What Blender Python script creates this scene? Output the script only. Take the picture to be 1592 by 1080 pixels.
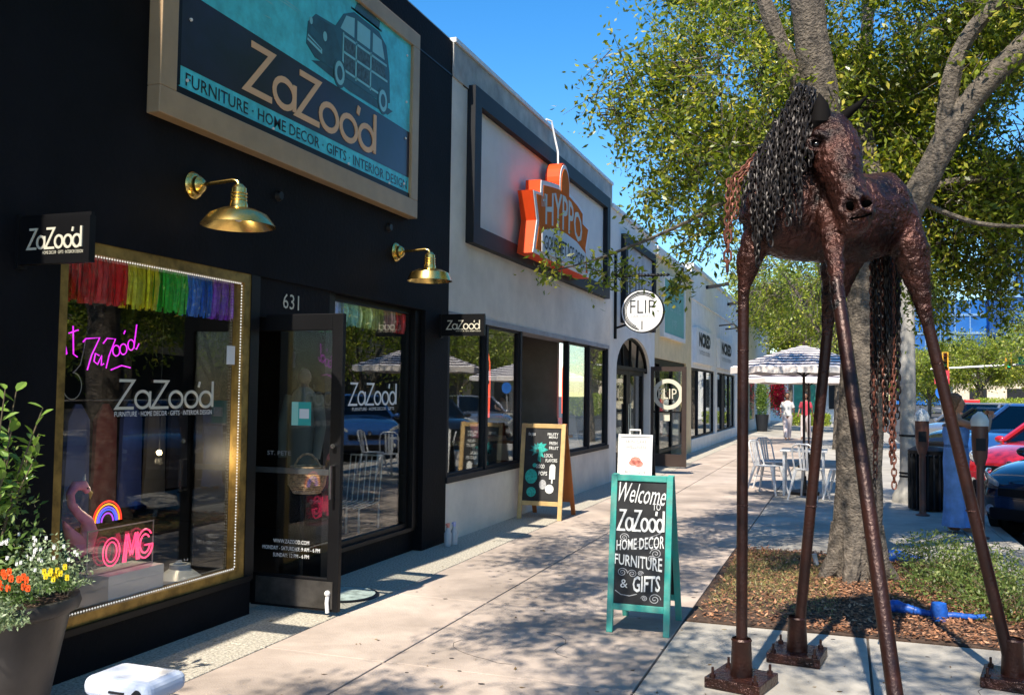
import bpy, bmesh, math, random
import numpy as np
from mathutils import Vector, Matrix, noise
R = math.radians
random.seed(7); rng = np.random.default_rng(7)
for o in list(bpy.data.objects): bpy.data.objects.remove(o)
sc = bpy.context.scene
COL = sc.collection

# ------------------------------------------------ camera, sky, sun, exposure
yaw, pitch, roll = R(19.61), R(2.744), R(0.73)
fw = Vector((-math.sin(yaw)*math.cos(pitch), math.cos(yaw)*math.cos(pitch), math.sin(pitch)))
rt0 = Vector((math.cos(yaw), math.sin(yaw), 0)); dn0 = fw.cross(rt0)
rt = rt0*math.cos(roll) - dn0*math.sin(roll); dn = rt0*math.sin(roll) + dn0*math.cos(roll)
cam = bpy.data.cameras.new('camera'); camo = bpy.data.objects.new('camera', cam); COL.objects.link(camo)
camo.matrix_world = Matrix(((rt.x, -dn.x, -fw.x, 0), (rt.y, -dn.y, -fw.y, 0), (rt.z, -dn.z, -fw.z, 1.6), (0, 0, 0, 1)))
cam.sensor_width = 36; cam.lens = 36*1450/1592; cam.clip_end = 900; cam.clip_start = .05
sc.camera = camo
SD = Vector((.056, .77, -1)).normalized()
w = bpy.data.worlds.new('World'); sc.world = w; w.use_nodes = True
nt = w.node_tree; bg = nt.nodes['Background']; sky = nt.nodes.new('ShaderNodeTexSky')
sky.sky_type = 'NISHITA'; sky.sun_disc = False; sky.sun_elevation = R(52.3); sky.sun_rotation = R(184.2)
sky.air_density = 1.0; sky.dust_density = .1; sky.ozone_density = 2.5; sky.altitude = 0
hsv = nt.nodes.new('ShaderNodeHueSaturation'); hsv.inputs['Saturation'].default_value = 1.38; nt.links.new(sky.outputs[0], hsv.inputs['Color']); nt.links.new(hsv.outputs[0], bg.inputs[0]); bg.inputs[1].default_value = .125
sl = bpy.data.lights.new('sun', 'SUN'); so = bpy.data.objects.new('sun', sl); COL.objects.link(so)
sl.energy = 4.3; sl.angle = R(.53); sl.color = (1, .91, .77)
so.rotation_euler = SD.to_track_quat('-Z', 'Y').to_euler(); so.location = (0, -20, 30)
sc.view_settings.view_transform = 'Standard'; sc.view_settings.look = 'None'
sc.view_settings.exposure = .98; sc.view_settings.gamma = 1; sc.view_settings.use_curve_mapping = False

# ------------------------------------------------ materials
MATS = {}
def mat(name, col, rough=.6, metal=0., var=.12, scale=3., bump=0., bscale=40., col2=None, emit=None, estr=0., stain=0., rnd=0., spec=.5, coat=0., detail=5., isl=0., bdist=.01):
    if name in MATS: return MATS[name]
    m = bpy.data.materials.new(name); m.use_nodes = True; MATS[name] = m
    n = m.node_tree.nodes; l = m.node_tree.links; b = n['Principled BSDF']
    g = n.new('ShaderNodeNewGeometry')
    c2 = col2 if col2 else tuple(max(0, c*(1-var*2)) for c in col)
    c1 = col if col2 else tuple(min(1, c*(1+var)) for c in col)
    t = n.new('ShaderNodeTexNoise'); t.inputs['Scale'].default_value = scale; t.inputs['Detail'].default_value = detail; t.inputs['Roughness'].default_value = .62
    l.new(g.outputs['Position'], t.inputs['Vector'])
    r = n.new('ShaderNodeValToRGB'); r.color_ramp.elements[0].position = .34; r.color_ramp.elements[1].position = .66
    r.color_ramp.elements[0].color = (*c2, 1); r.color_ramp.elements[1].color = (*c1, 1)
    l.new(t.outputs['Fac'], r.inputs[0]); out = r.outputs[0]
    if rnd or isl:
        src = n.new('ShaderNodeObjectInfo').outputs['Random'] if rnd else g.outputs['Random Per Island']
        amt = rnd or isl
        mr = n.new('ShaderNodeMapRange'); mr.inputs['To Min'].default_value = 1-amt; mr.inputs['To Max'].default_value = 1+amt
        l.new(src, mr.inputs[0]); hs = n.new('ShaderNodeHueSaturation'); l.new(mr.outputs[0], hs.inputs['Value']); l.new(out, hs.inputs['Color']); out = hs.outputs[0]
    if stain:
        t3 = n.new('ShaderNodeTexNoise'); t3.inputs['Scale'].default_value = .55; t3.inputs['Detail'].default_value = 9; t3.inputs['Roughness'].default_value = .7; t3.inputs['Distortion'].default_value = .8
        l.new(g.outputs['Position'], t3.inputs['Vector']); m3 = n.new('ShaderNodeMapRange'); m3.inputs['From Min'].default_value = .38; m3.inputs['From Max'].default_value = .60; m3.inputs['To Min'].default_value = 1-stain; m3.inputs['To Max'].default_value = 1.0
        l.new(t3.outputs['Fac'], m3.inputs[0]); h3 = n.new('ShaderNodeHueSaturation'); l.new(m3.outputs[0], h3.inputs['Value']); l.new(out, h3.inputs['Color']); out = h3.outputs[0]
    l.new(out, b.inputs['Base Color'])
    b.inputs['Roughness'].default_value = rough; b.inputs['Metallic'].default_value = metal
    b.inputs['Specular IOR Level'].default_value = spec; b.inputs['Coat Weight'].default_value = coat; b.inputs['Coat Roughness'].default_value = .05
    if bump:
        t2 = n.new('ShaderNodeTexNoise'); t2.inputs['Scale'].default_value = bscale; t2.inputs['Detail'].default_value = 6
        l.new(g.outputs['Position'], t2.inputs['Vector'])
        bp = n.new('ShaderNodeBump'); bp.inputs['Strength'].default_value = bump; bp.inputs['Distance'].default_value = bdist
        l.new(t2.outputs['Fac'], bp.inputs['Height']); l.new(bp.outputs[0], b.inputs['Normal'])
    if emit: b.inputs['Emission Color'].default_value = (*emit, 1); b.inputs['Emission Strength'].default_value = estr
    return m
def glass(name, tint=(.75, .78, .78), ior=1.75, rough=0.0, mul=1.0):
    if name in MATS: return MATS[name]
    m = bpy.data.materials.new(name); m.use_nodes = True; MATS[name] = m
    n = m.node_tree.nodes; l = m.node_tree.links; n.remove(n['Principled BSDF'])
    g = n.new('ShaderNodeNewGeometry'); t = n.new('ShaderNodeTexNoise'); t.inputs['Scale'].default_value = .9
    l.new(g.outputs['Position'], t.inputs['Vector'])
    bp = n.new('ShaderNodeBump'); bp.inputs['Strength'].default_value = .08; bp.inputs['Distance'].default_value = .02; l.new(t.outputs['Fac'], bp.inputs['Height'])
    a = n.new('ShaderNodeBsdfTransparent'); a.inputs[0].default_value = (*tint, 1)
    s = n.new('ShaderNodeBsdfGlossy'); s.inputs['Roughness'].default_value = rough; l.new(bp.outputs[0], s.inputs['Normal'])
    F0 = ((ior-1)/(ior+1))**2*mul
    dt = n.new('ShaderNodeVectorMath'); dt.operation = 'DOT_PRODUCT'; l.new(g.outputs['Incoming'], dt.inputs[0]); l.new(g.outputs['Normal'], dt.inputs[1])
    def M(op, a_, b_):
        k = n.new('ShaderNodeMath'); k.operation = op
        for i_, q in enumerate((a_, b_)):
            if q is None: continue
            if isinstance(q, (int, float)): k.inputs[i_].default_value = q
            else: l.new(q, k.inputs[i_])
        return k.outputs[0]
    c5 = M('POWER', M('SUBTRACT', 1, M('ABSOLUTE', dt.outputs['Value'], None)), 5)
    mm = M('ADD', F0, M('MULTIPLY', c5, 1-F0))
    x = n.new('ShaderNodeMixShader'); l.new(mm, x.inputs[0]); l.new(a.outputs[0], x.inputs[1]); l.new(s.outputs[0], x.inputs[2])
    l.new(x.outputs[0], n['Material Output'].inputs[0]); return m
def leafmat(name, ca, cb, cc=None, trans=.35, rough=.42):
    m = bpy.data.materials.new(name); m.use_nodes = True; MATS[name] = m
    n = m.node_tree.nodes; l = m.node_tree.links; b = n['Principled BSDF']
    g = n.new('ShaderNodeNewGeometry'); r = n.new('ShaderNodeValToRGB'); e = r.color_ramp.elements
    e[0].color = (*ca, 1); e[1].color = (*cb, 1); e[0].position = 0; e[1].position = .8
    if cc: k = e.new(.97); k.color = (*cc, 1)
    l.new(g.outputs['Random Per Island'], r.inputs[0]); l.new(r.outputs[0], b.inputs['Base Color']); b.inputs['Roughness'].default_value = rough
    t = n.new('ShaderNodeBsdfTranslucent'); hs = n.new('ShaderNodeHueSaturation'); hs.inputs['Value'].default_value = 1.5; hs.inputs['Saturation'].default_value = 1.1
    l.new(r.outputs[0], hs.inputs['Color']); l.new(hs.outputs[0], t.inputs[0])
    x = n.new('ShaderNodeMixShader'); x.inputs[0].default_value = trans; l.new(b.outputs[0], x.inputs[1]); l.new(t.outputs[0], x.inputs[2])
    l.new(x.outputs[0], n['Material Output'].inputs[0]); return m

# ------------------------------------------------ object helpers
WP = {}
def wpos(o): return WP.get(o.name, Vector((0, 0, 0))) if o else Vector((0, 0, 0))
def tag(o, label=None, cat=None, group=None, kind=None):
    if label: o['label'] = label
    if cat: o['category'] = cat
    if group: o['group'] = group
    if kind: o['kind'] = kind
    return o
def thing(name, label, cat, loc=(0, 0, 0), group=None):
    o = bpy.data.objects.new(name, None); COL.objects.link(o); o.empty_display_size = .1
    o.location = loc; WP[o.name] = Vector(loc); return tag(o, label, cat, group)
def link(name, me, parent=None, smooth=False, mats=()):
    co = np.empty(len(me.vertices)*3, dtype=np.float32); me.vertices.foreach_get('co', co); co = co.reshape(-1, 3)
    c = (co.min(0)+co.max(0))/2; co -= c; me.vertices.foreach_set('co', co.ravel())
    for m in (mats if isinstance(mats, (list, tuple)) else [mats]): me.materials.append(m)
    if smooth: me.polygons.foreach_set('use_smooth', [True]*len(me.polygons))
    o = bpy.data.objects.new(name, me); COL.objects.link(o)
    cv = Vector([float(x) for x in c]); o.location = cv-wpos(parent); WP[o.name] = cv
    if parent: o.parent = parent
    me.update(); return o
class B:
    def __init__(s): s.v = []; s.f = []; s.m = []; s.k = 0
    def add(s, vs, fs):
        b = len(s.v); s.v += [tuple(v) for v in vs]
        for f in fs: s.f.append([i+b for i in f]); s.m.append(s.k)
        return s
    def box(s, x0, x1, y0, y1, z0, z1):
        return s.add([(x0,y0,z0),(x1,y0,z0),(x1,y1,z0),(x0,y1,z0),(x0,y0,z1),(x1,y0,z1),(x1,y1,z1),(x0,y1,z1)],
                     [(0,3,2,1),(4,5,6,7),(0,1,5,4),(1,2,6,5),(2,3,7,6),(3,0,4,7)])
    def bar(s, p, q, wd, th, up=(0, 0, 1)):
        p = Vector(p); q = Vector(q); d = (q-p).normalized(); u = Vector(up)
        if abs(d.dot(u)) > .98: u = Vector((0, 1, 0))
        a = d.cross(u).normalized(); c = a.cross(d).normalized(); a *= wd/2; c *= th/2
        return s.add([p-a-c,p+a-c,p+a+c,p-a+c,q-a-c,q+a-c,q+a+c,q-a+c],[(0,3,2,1),(4,5,6,7),(0,1,5,4),(1,2,6,5),(2,3,7,6),(3,0,4,7)])
    def tube(s, pts, rad, n=8, caps=True, sq=None):
        pts = [Vector(p) for p in pts]; N = len(pts)
        if not hasattr(rad, '__len__'): rad = [rad]*N
        vs = []; pa = None
        for i, p in enumerate(pts):
            t = (pts[min(i+1, N-1)]-pts[max(i-1, 0)]).normalized()
            if pa is None: pa = t.orthogonal().normalized()
            a = (pa-t*pa.dot(t)).normalized(); c = t.cross(a); pa = a
            for k in range(n):
                an = 2*math.pi*k/n; vs.append(p+(a*math.cos(an)+c*math.sin(an))*rad[i])
        fs = [(i*n+k, i*n+(k+1) % n, (i+1)*n+(k+1) % n, (i+1)*n+k) for i in range(N-1) for k in range(n)]
        if caps: fs += [tuple(range(n))[::-1], tuple(range((N-1)*n, N*n))]
        return s.add(vs, fs)
    def lathe(s, prof, c=(0, 0, 0), n=24, axis='Z', a0=0, sx=1, sy=1):
        vs = []
        for r, h in prof:
            for k in range(n):
                an = a0+2*math.pi*k/n; x, y = r*math.cos(an)*sx, r*math.sin(an)*sy
                vs.append({'Z': (c[0]+x, c[1]+y, c[2]+h), 'X': (c[0]+h, c[1]+x, c[2]+y), 'Y': (c[0]+x, c[1]+h, c[2]+y)}[axis])
        fs = [(i*n+k, i*n+(k+1) % n, (i+1)*n+(k+1) % n, (i+1)*n+k) for i in range(len(prof)-1) for k in range(n)]
        return s.add(vs, fs)
    def loft(s, st, n=16, caps=True):
        # st: (center, side vector, up vector) ellipses
        vs = []
        for c, a, u in st:
            c = Vector(c); a = Vector(a); u = Vector(u)
            for k in range(n):
                an = 2*math.pi*k/n; vs.append(c+a*math.cos(an)+u*math.sin(an))
        N = len(st)
        fs = [(i*n+k, i*n+(k+1) % n, (i+1)*n+(k+1) % n, (i+1)*n+k) for i in range(N-1) for k in range(n)]
        if caps: fs += [tuple(range(n))[::-1], tuple(range((N-1)*n, N*n))]
        return s.add(vs, fs)
    def ball(s, c, r, n=10, sc_=(1, 1, 1)):
        st = []
        for i in range(n+1):
            t = math.pi*i/n; st.append((r*math.sin(t)+1e-5, -r*math.cos(t)))
        vs = []; m = n*2
        for rr, h in st:
            for k in range(m):
                an = 2*math.pi*k/m; vs.append((c[0]+rr*math.cos(an)*sc_[0], c[1]+rr*math.sin(an)*sc_[1], c[2]+h*sc_[2]))
        return s.add(vs, [(i*m+k, i*m+(k+1) % m, (i+1)*m+(k+1) % m, (i+1)*m+k) for i in range(n) for k in range(m)])
    def prism(s, poly, fn, d0=0., d1=.01):
        n = len(poly); s.add([fn(u, v, d0) for u, v in poly]+[fn(u, v, d1) for u, v in poly],
            [tuple(range(n))[::-1], tuple(range(n, 2*n))]+[(i, (i+1) % n, n+(i+1) % n, n+i) for i in range(n)]); return s
    def ribbon(s, pts, wd, fn, d0=0., d1=.01, closed=False):
        P = [Vector((p[0], p[1])) for p in pts]; n = len(P); L = []; Rr = []
        for i in range(n):
            if closed: a, b = P[i-1], P[(i+1) % n]
            else: a, b = P[max(i-1, 0)], P[min(i+1, n-1)]
            d1v = (P[i]-P[i-1]).normalized() if (i > 0 or closed) else None
            d2v = (P[(i+1) % n]-P[i]).normalized() if (i < n-1 or closed) else None
            if d1v is None: d1v = d2v
            if d2v is None: d2v = d1v
            t = (d1v+d2v); t = t.normalized() if t.length > 1e-4 else d1v
            nn = Vector((-t.y, t.x)); c = max(.35, nn.dot(Vector((-d1v.y, d1v.x)))); L.append(P[i]+nn*wd/2/c); Rr.append(P[i]-nn*wd/2/c)
        m = n if closed else n-1
        for i in range(m):
            j = (i+1) % n; q = [L[i], Rr[i], Rr[j], L[j]]
            s.add([fn(a.x, a.y, d0) for a in q]+[fn(a.x, a.y, d1) for a in q], [(4,5,6,7),(0,1,5,4),(1,2,6,5),(2,3,7,6),(3,0,4,7)])
        return s
    def mesh(s, name='m'):
        me = bpy.data.meshes.new(name); me.from_pydata(s.v, [], s.f)
        if any(s.m): me.polygons.foreach_set('material_index', s.m)
        return me
    def build(s, name, m, parent=None, smooth=False, bevel=0, fix=False):
        me = s.mesh(name)
        if fix or bevel:
            bm = bmesh.new(); bm.from_mesh(me)
            if fix: bmesh.ops.recalc_face_normals(bm, faces=bm.faces)
            bm.to_mesh(me); bm.free()
        o = link(name, me, parent, False, m)
        if smooth: autosmooth(me)
        if bevel:
            md = o.modifiers.new('b', 'BEVEL'); md.width = bevel; md.segments = 2; md.limit_method = 'ANGLE'; md.angle_limit = R(40)
        return o
def autosmooth(me, ang=38):
    me.polygons.foreach_set('use_smooth', [True]*len(me.polygons)); me.set_sharp_from_angle(angle=R(ang))
def FX(x): return lambda u, v, d: (x+d, u, v)
def FY(y): return lambda u, v, d: (u, y-d, v)
def box(name, x0, x1, y0, y1, z0, z1, m, parent=None, bevel=0):
    return B().box(x0, x1, y0, y1, z0, z1).build(name, m, parent, bevel=bevel)
def struct(o): o['kind'] = 'structure'; return o
def stuff(o, label=None, cat=None): tag(o, label, cat, kind='stuff'); return o
def copy_tree(o, parent=None):
    c = o.copy(); COL.objects.link(c)
    if parent: c.parent = parent
    for ch in list(o.children): copy_tree(ch, c)
    return c
def put(o, x, y, z=0, rz=0, s=1.): o.location = (x, y, z); o.rotation_euler = (0, 0, rz); o.scale = (s, s, s); return o
def bake(me_ob):
    dg = bpy.context.evaluated_depsgraph_get(); dg.update()
    return bpy.data.meshes.new_from_object(me_ob.evaluated_get(dg))
_tc = {}
def txtmesh(s, bold=0., shear=0., ext=0.):
    c = bpy.data.curves.new('t', 'FONT'); c.body = s; c.resolution_u = 2; c.offset = bold; c.shear = shear; c.align_x = 'CENTER'
    o = bpy.data.objects.new('t', c); COL.objects.link(o); me = bake(o)
    bpy.data.objects.remove(o); bpy.data.curves.remove(c); return me
def txt(name, s, fn, u0, v0, wd, ht, m, parent, bold=0., shear=0., d=.002, warp=None, rot=0.):
    me = txtmesh(s, bold, shear)
    co = np.empty(len(me.vertices)*3); me.vertices.foreach_get('co', co); co = co.reshape(-1, 3)
    mn = co.min(0); mx = co.max(0); rg = np.maximum(mx-mn, 1e-6); uv = (co-mn)/rg
    cs, sn = math.cos(rot), math.sin(rot)
    for i, v in enumerate(me.vertices):
        a, b = uv[i, 0], uv[i, 1]
        if warp: a, b = warp(a, b)
        x, y = (a-.5)*wd, b*ht
        v.co = fn(u0+wd/2+x*cs-y*sn, v0+x*sn+y*cs, d)
    return link(name, me, parent, False, m)
def ring(cx, cy, rx, ry, n=20, a0=0, a1=360): return [(cx+rx*math.cos(R(a0+(a1-a0)*i/n)), cy+ry*math.sin(R(a0+(a1-a0)*i/n))) for i in range(n+(0 if a1-a0 == 360 else 1))]
def logo(name, fn, u0, v0, wd, ht, m, parent, sw=.1, d=.004, neon=False):
    # rounded wordmark, unit cap height, total width 5.05
    S = []
    X = lambda x: x
    S += [([(.12, 1), (.78, 1), (.0, 0), (.8, 0)], False)]
    def o_(x): return (ring(x+.36, .31, .34, .31), True)
    S += [o_(.85), ([(1.56, .62), (1.56, 0)], False)]
    S += [([(1.72, 1), (2.42, 1), (1.66, 0), (2.48, 0)], False)]
    S += [o_(2.5), o_(3.32), ([(4.12, 1.02), (4.06, .8)], False), o_(4.12), ([(4.86, 1.05), (4.86, 0)], False)]
    b = B(); kx, ky = wd/4.9, ht/1.0
    for i_, (pts, cl) in enumerate(S):
        P = [(u0+p[0]*kx, v0+p[1]*ky) for p in pts]
        if neon: b.tube([fn(p[0], p[1], d) for p in (P+[P[0]] if cl else P)], sw, 6)
        else: b.ribbon(P, sw*ht, fn, 0, d+.0005*i_, cl)
    return b.build(name, m, parent)

# leaves ------------------------------------------------------------
def quads_mesh(name, C, T, S, L, Wd, fold=.15):
    # C centres(base), T dir, S side vector, lengths, widths -> kite leaf of 4 verts + fold (2 tris)
    n = len(C); N_ = np.cross(T, S); N_ /= np.linalg.norm(N_, axis=1, keepdims=True)+1e-9
    v = np.empty((n, 4, 3)); L = L[:, None]; Wd = Wd[:, None]
    v[:, 0] = C; v[:, 1] = C+T*L*.45+S*Wd*.5+N_*Wd*fold; v[:, 2] = C+T*L; v[:, 3] = C+T*L*.45-S*Wd*.5+N_*Wd*fold
    me = bpy.data.meshes.new(name); me.vertices.add(n*4); me.vertices.foreach_set('co', v.ravel())
    me.loops.add(n*4); me.loops.foreach_set('vertex_index', np.arange(n*4, dtype=np.int32))
    me.polygons.add(n); me.polygons.foreach_set('loop_start', np.arange(n, dtype=np.int32)*4)
    me.update(calc_edges=True); return me
def rnd_unit(n):
    v = rng.normal(size=(n, 3)); return v/np.linalg.norm(v, axis=1, keepdims=True)
def leaf_cloud(name, P, L, up=.5, outward=None, jit=.9):
    n = len(P); T = rnd_unit(n)*jit
    if outward is not None: T += outward
    T /= np.linalg.norm(T, axis=1, keepdims=True)
    U = rnd_unit(n)+np.array([0, 0, up]); S = np.cross(T, U); S /= np.linalg.norm(S, axis=1, keepdims=True)+1e-9
    LL = L*rng.uniform(.6, 1.25, n)
    return quads_mesh(name, P, T, S, LL, LL*.42)
def twigs(lobes, per=26, ln=(.4, .85), spread=.075, droop=.25, leaf=.062, clump=.30):
    """lobes: (centre, radii, n twigs) -> leaf points, outward dirs, twig lines"""
    PS = []; DS = []; TW = []
    for c, r, n in lobes:
        d = rnd_unit(n); rad = rng.uniform(.35, 1., n)**.6
        clm = min(clump, .7*max(r)); nc = max(3, n//11); cd = rnd_unit(nc)*(rng.uniform(.3, 1., nc)**.5)[:, None]; ci = rng.integers(0, nc, n)
        st = np.array(c)+cd[ci]*np.array(r)+rnd_unit(n)*(rng.uniform(0, 1, n)**.5)[:, None]*clm; d = (st-np.array(c))/np.array(r)+rnd_unit(n)*.3
        dr = d+rnd_unit(n)*.6+np.array([0, 0, -droop]); dr /= np.linalg.norm(dr, axis=1, keepdims=True)
        l = rng.uniform(*ln, n)*min(1, max(r)*1.6+.15); st = st-dr*l[:, None]*.5
        t = rng.uniform(.12, 1., (n, per))**.8
        pts = st[:, None]+dr[:, None]*l[:, None, None]*t[:, :, None]+rng.normal(size=(n, per, 3))*spread*(.4+.6*t[:, :, None])
        pts[:, :, 2] -= (t**2)*droop*.25*l[:, None]
        PS.append(pts.reshape(-1, 3)); DS.append(np.repeat(dr, per, 0)); TW.append(np.stack([st, st+dr*l[:, None]], 1))
    return np.concatenate(PS), np.concatenate(DS), np.concatenate(TW)
def twig_mesh(TW, r=.004):
    n = len(TW); a = TW[:, 0]; b = TW[:, 1]; d = b-a; s = np.cross(d, [0.3, .5, 1.]); s /= np.linalg.norm(s, axis=1, keepdims=True)+1e-9
    u = np.cross(d, s); u /= np.linalg.norm(u, axis=1, keepdims=True)+1e-9
    v = np.empty((n, 6, 3))
    for k in range(3):
        o = s*math.cos(2.094*k)+u*math.sin(2.094*k); v[:, k] = a+o*r*1.6; v[:, 3+k] = b+o*r*.4
    f = np.array([[0,1,4,3],[1,2,5,4],[2,0,3,5]]); F = (np.arange(n)[:, None, None]*6+f).reshape(-1)
    me = bpy.data.meshes.new('twigs'); me.vertices.add(n*6); me.vertices.foreach_set('co', v.ravel())
    me.loops.add(len(F)); me.loops.foreach_set('vertex_index', F.astype(np.int32)); me.polygons.add(len(F)//4)
    me.polygons.foreach_set('loop_start', np.arange(len(F)//4, dtype=np.int32)*4); me.update(calc_edges=True); return me
def limb(b, pts, r0, r1, n=10, wob=.02):
    # smooth polyline
    P = [Vector(p) for p in pts]; out = []
    for i in range(len(P)-1):
        p0 = P[max(i-1, 0)]; p1 = P[i]; p2 = P[i+1]; p3 = P[min(i+2, len(P)-1)]
        for k in range(5):
            t = k/5; out.append(.5*((2*p1)+(p2-p0)*t+(2*p0-5*p1+4*p2-p3)*t*t+(3*p1-p0-3*p2+p3)*t**3))
    out.append(P[-1]); N = len(out)
    out = [p+Vector((noise.noise(p*2), noise.noise(p*2+Vector((9, 0, 0))), 0))*wob for p in out]
    rr = [(r0+(r1-r0)*i/(N-1))*(1+.12*noise.noise(out[i]*3)) for i in range(N)]
    b.tube(out, rr, n)
# ------------------------------------------------ material library
M_pave = mat('pavement_concrete', (.50, .41, .345), .85, var=.14, scale=1.3, bump=.5, bscale=90, rnd=.06, detail=8, stain=.28)
M_pave2 = mat('grey_concrete', (.47, .435, .38), .85, var=.13, scale=1.6, bump=.5, bscale=90, rnd=.06, detail=8, stain=.3)
M_apron = mat('exposed_aggregate', (.50, .46, .38), .85, var=.3, scale=60, bump=.8, bscale=130, rnd=.04)
M_joint = mat('joint_dirt', (.07, .062, .055), .95)
M_asph = mat('asphalt', (.06, .06, .062), .9, var=.2, scale=5, bump=.5, bscale=200)
M_soil = mat('soil', (.085, .05, .032), .95, var=.3, scale=12, bump=1, bscale=60)
M_black = mat('black_stucco', (.0042, .0045, .0068), .75, var=.35, scale=1.2, bump=.35, bscale=30, spec=.18, stain=.3)
M_blackp = mat('black_paint', (.005, .005, .006), .45, var=.2, spec=.25)
M_blackm = mat('black_metal', (.006, .006, .007), .5, metal=.0, spec=.2)
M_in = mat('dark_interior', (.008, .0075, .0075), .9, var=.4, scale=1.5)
M_bronze = mat('bronze_frame', (.44, .30, .17), .5, metal=.15, var=.06, scale=4, bump=.1, bscale=60)
M_goldf = mat('gold_window_frame', (.36, .23, .06), .42, metal=.6, var=.25, scale=9)
M_brass = mat('brass', (.85, .60, .2), .24, metal=1, var=.05, scale=6)
M_grey = mat('grey_stucco', (.78, .72, .63), .85, var=.06, scale=2.2, bump=.45, bscale=60, detail=8, stain=.12)
M_greyp = mat('parapet_stucco', (.55, .53, .48), .9, stain=.3, var=.16, scale=2.5, bump=.5, bscale=50, detail=8)
M_trim = mat('dark_trim', (.016, .018, .022), .6, var=.1, spec=.25)
M_white = mat('white_paint', (.74, .74, .73), .6, var=.03)
M_wht = mat('white_lettering', (.8, .8, .78), .6, var=.02)
M_cream = mat('cream_lettering', (.62, .58, .46), .5, var=.02)
M_glass = glass('shop_glass', (.92, .94, .94), 1.62, mul=1.5)
M_glass2 = glass('clear_glass', (.88, .92, .91), 1.75, mul=1.7)
M_teal = mat('teal_print', (.08, .66, .74), .4, var=.14, scale=7, detail=9)
M_navy = mat('navy_print', (.008, .008, .03), .3, var=.5, scale=1.5)
M_tan = mat('tan_lettering', (.85, .50, .26), .5, var=.03)

# ------------------------------------------------ setting
g = B(); g.box(-300, 300, -60, 420, -.6, -.135)
struct(g.build('ground', M_asph))
struct(box('road', 1.84, 13.2, -30, 160, -.3, -.12, M_asph))
struct(box('kerb', 1.70, 1.84, -12, 120, -.3, -.002, M_pave2, bevel=.012))
pv = struct(box('pavement', -4.6, 1.70, -12, 120, -.25, -.014, M_joint))
xs = [(-4.6, -3.40), (-3.40, -2.57), (-2.57, -1.075), (-1.075, .14), (.14, 1.35), (1.35, 1.70)]
st = 1.69; ys = [5.03+st*k for k in range(-3, 19)]
proto = {}
for i, (x0, x1) in enumerate(xs):
    for y0 in ys:
        y1 = y0+st
        if i in (3, 4) and 6.6 < y0 < 10: continue
        key = (i, )
        m = M_apron if i == 0 else (M_pave if i in (1, 2) else M_pave2)
        gx = .007 if i else .004
        if key not in proto:
            o = box('slab', x0+gx, x1-gx, y0+gx, y1-gx, -.1, 0, m, pv, bevel=.005); proto[key] = (o, y0)
        else:
            o = proto[key][0].copy(); COL.objects.link(o); o.location = proto[key][0].location+Vector((0, y0-proto[key][1], 0))
struct(box('far_pavement', -4.6, 1.70, ys[-1]+st+.007, 120, -.1, 0, M_pave2))
struct(box('planting_bed', -1.068, 1.343, 6.727, 10.093, -.1, .006, M_soil))
sp = B()
for k in range(90):   # old gum spots on the concrete
    x = random.uniform(-3.3, 1.0); y = random.uniform(2.8, 12)
    if x > -1.1 and y > 6.6: continue
    r = random.uniform(.008, .02); sp.add([(x+r*math.cos(a)*1.2, y+r*math.sin(a)*random.uniform(.7, 1), .0012) for a in [i*.785 for i in range(8)]], [tuple(range(8))])
stuff(sp.build('gum_spots', mat('gum', (.06, .05, .045), .9)), 'dark old gum spots dotted over the pavement slabs', 'gum spots')
lv_ = rng.uniform(0, 1, (420, 2)); P = np.stack([-3.9+lv_[:, 0]**.8*5.5, 3+lv_[:, 1]**1.3*22, np.full(420, .004)], 1); P = P[~((P[:, 0] > -1.1) & (P[:, 1] > 6.6) & (P[:, 1] < 10.2))]
T = rnd_unit(len(P))*np.array([1, 1, .12]); T /= np.linalg.norm(T, axis=1, keepdims=True); S = np.cross(T, rnd_unit(len(P))*.2+np.array([0, 0, 1.])); S /= np.linalg.norm(S, axis=1, keepdims=True); LL = rng.uniform(.012, .045, len(P))
stuff(link('fallen_leaves', quads_mesh('fl', P, T, S, LL, LL*.45), None, False, leafmat('litter_leaf', (.07, .04, .02), (.22, .14, .05), (.35, .25, .08), .05, .7)), 'small dry fallen leaves scattered on the pavement', 'leaves')
for k in range(7):
    x, y = random.uniform(-3.2, .9), random.uniform(3.5, 13); a = random.uniform(0, 3.1); pts_ = []
    if x > -1.3 and y > 6: continue
    for i in range(9): pts_.append((x, y)); a += random.uniform(-.6, .6); x += .09*math.cos(a); y += .09*math.sin(a)
    struct(B().ribbon(pts_, .0035, lambda u, v, d: (u, v, .001+d), 0, .0006).build('pavement_crack', M_joint))
# road markings: parking bay lines
for k in range(9):
    y = 7+k*3.4
    b = B(); b.bar((2.0, y, -.115), (6.2, y+3.0, -.115), .1, .004); struct(b.build('painted_line', M_white))

# ------------------------------------------------ black shop building
b1 = thing('black_shop_building', 'black painted shop with bronze framed sign, rainbow fringed windows and open glass door', 'building', (-4, 5, 0))
def wall(x0, x1, y0, y1, z0, z1, m, p, name='wall'): return box(name, x0, x1, y0, y1, z0, z1, m, p)
wall(-4.45, -4.0, -2, 9.18, 2.42, 5.40, M_black, b1)
wall(-4.47, -4.03, -2, 9.18, 5.40, 5.44, M_greyp, b1, 'coping')
wall(-4.45, -3.995, -2, 9.178, 5.02, 5.035, M_blackp, b1, 'seam_strip')
wall(-4.45, -4.0, -2, 3.92, 0, 2.42, M_black, b1)
wall(-4.45, -4.0, 3.92, 5.72, 0, .24, M_black, b1, 'bulkhead')
wall(-4.45, -3.975, 3.92, 5.70, .24, .275, M_blackp, b1, 'sill')
wall(-4.45, -4.004, 5.655, 5.76, .24, 2.42, M_blackp, b1, 'jamb')
wall(-4.45, -4.10, 6.86, 8.60, 0, .21, M_black, b1, 'bulkhead')
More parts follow.
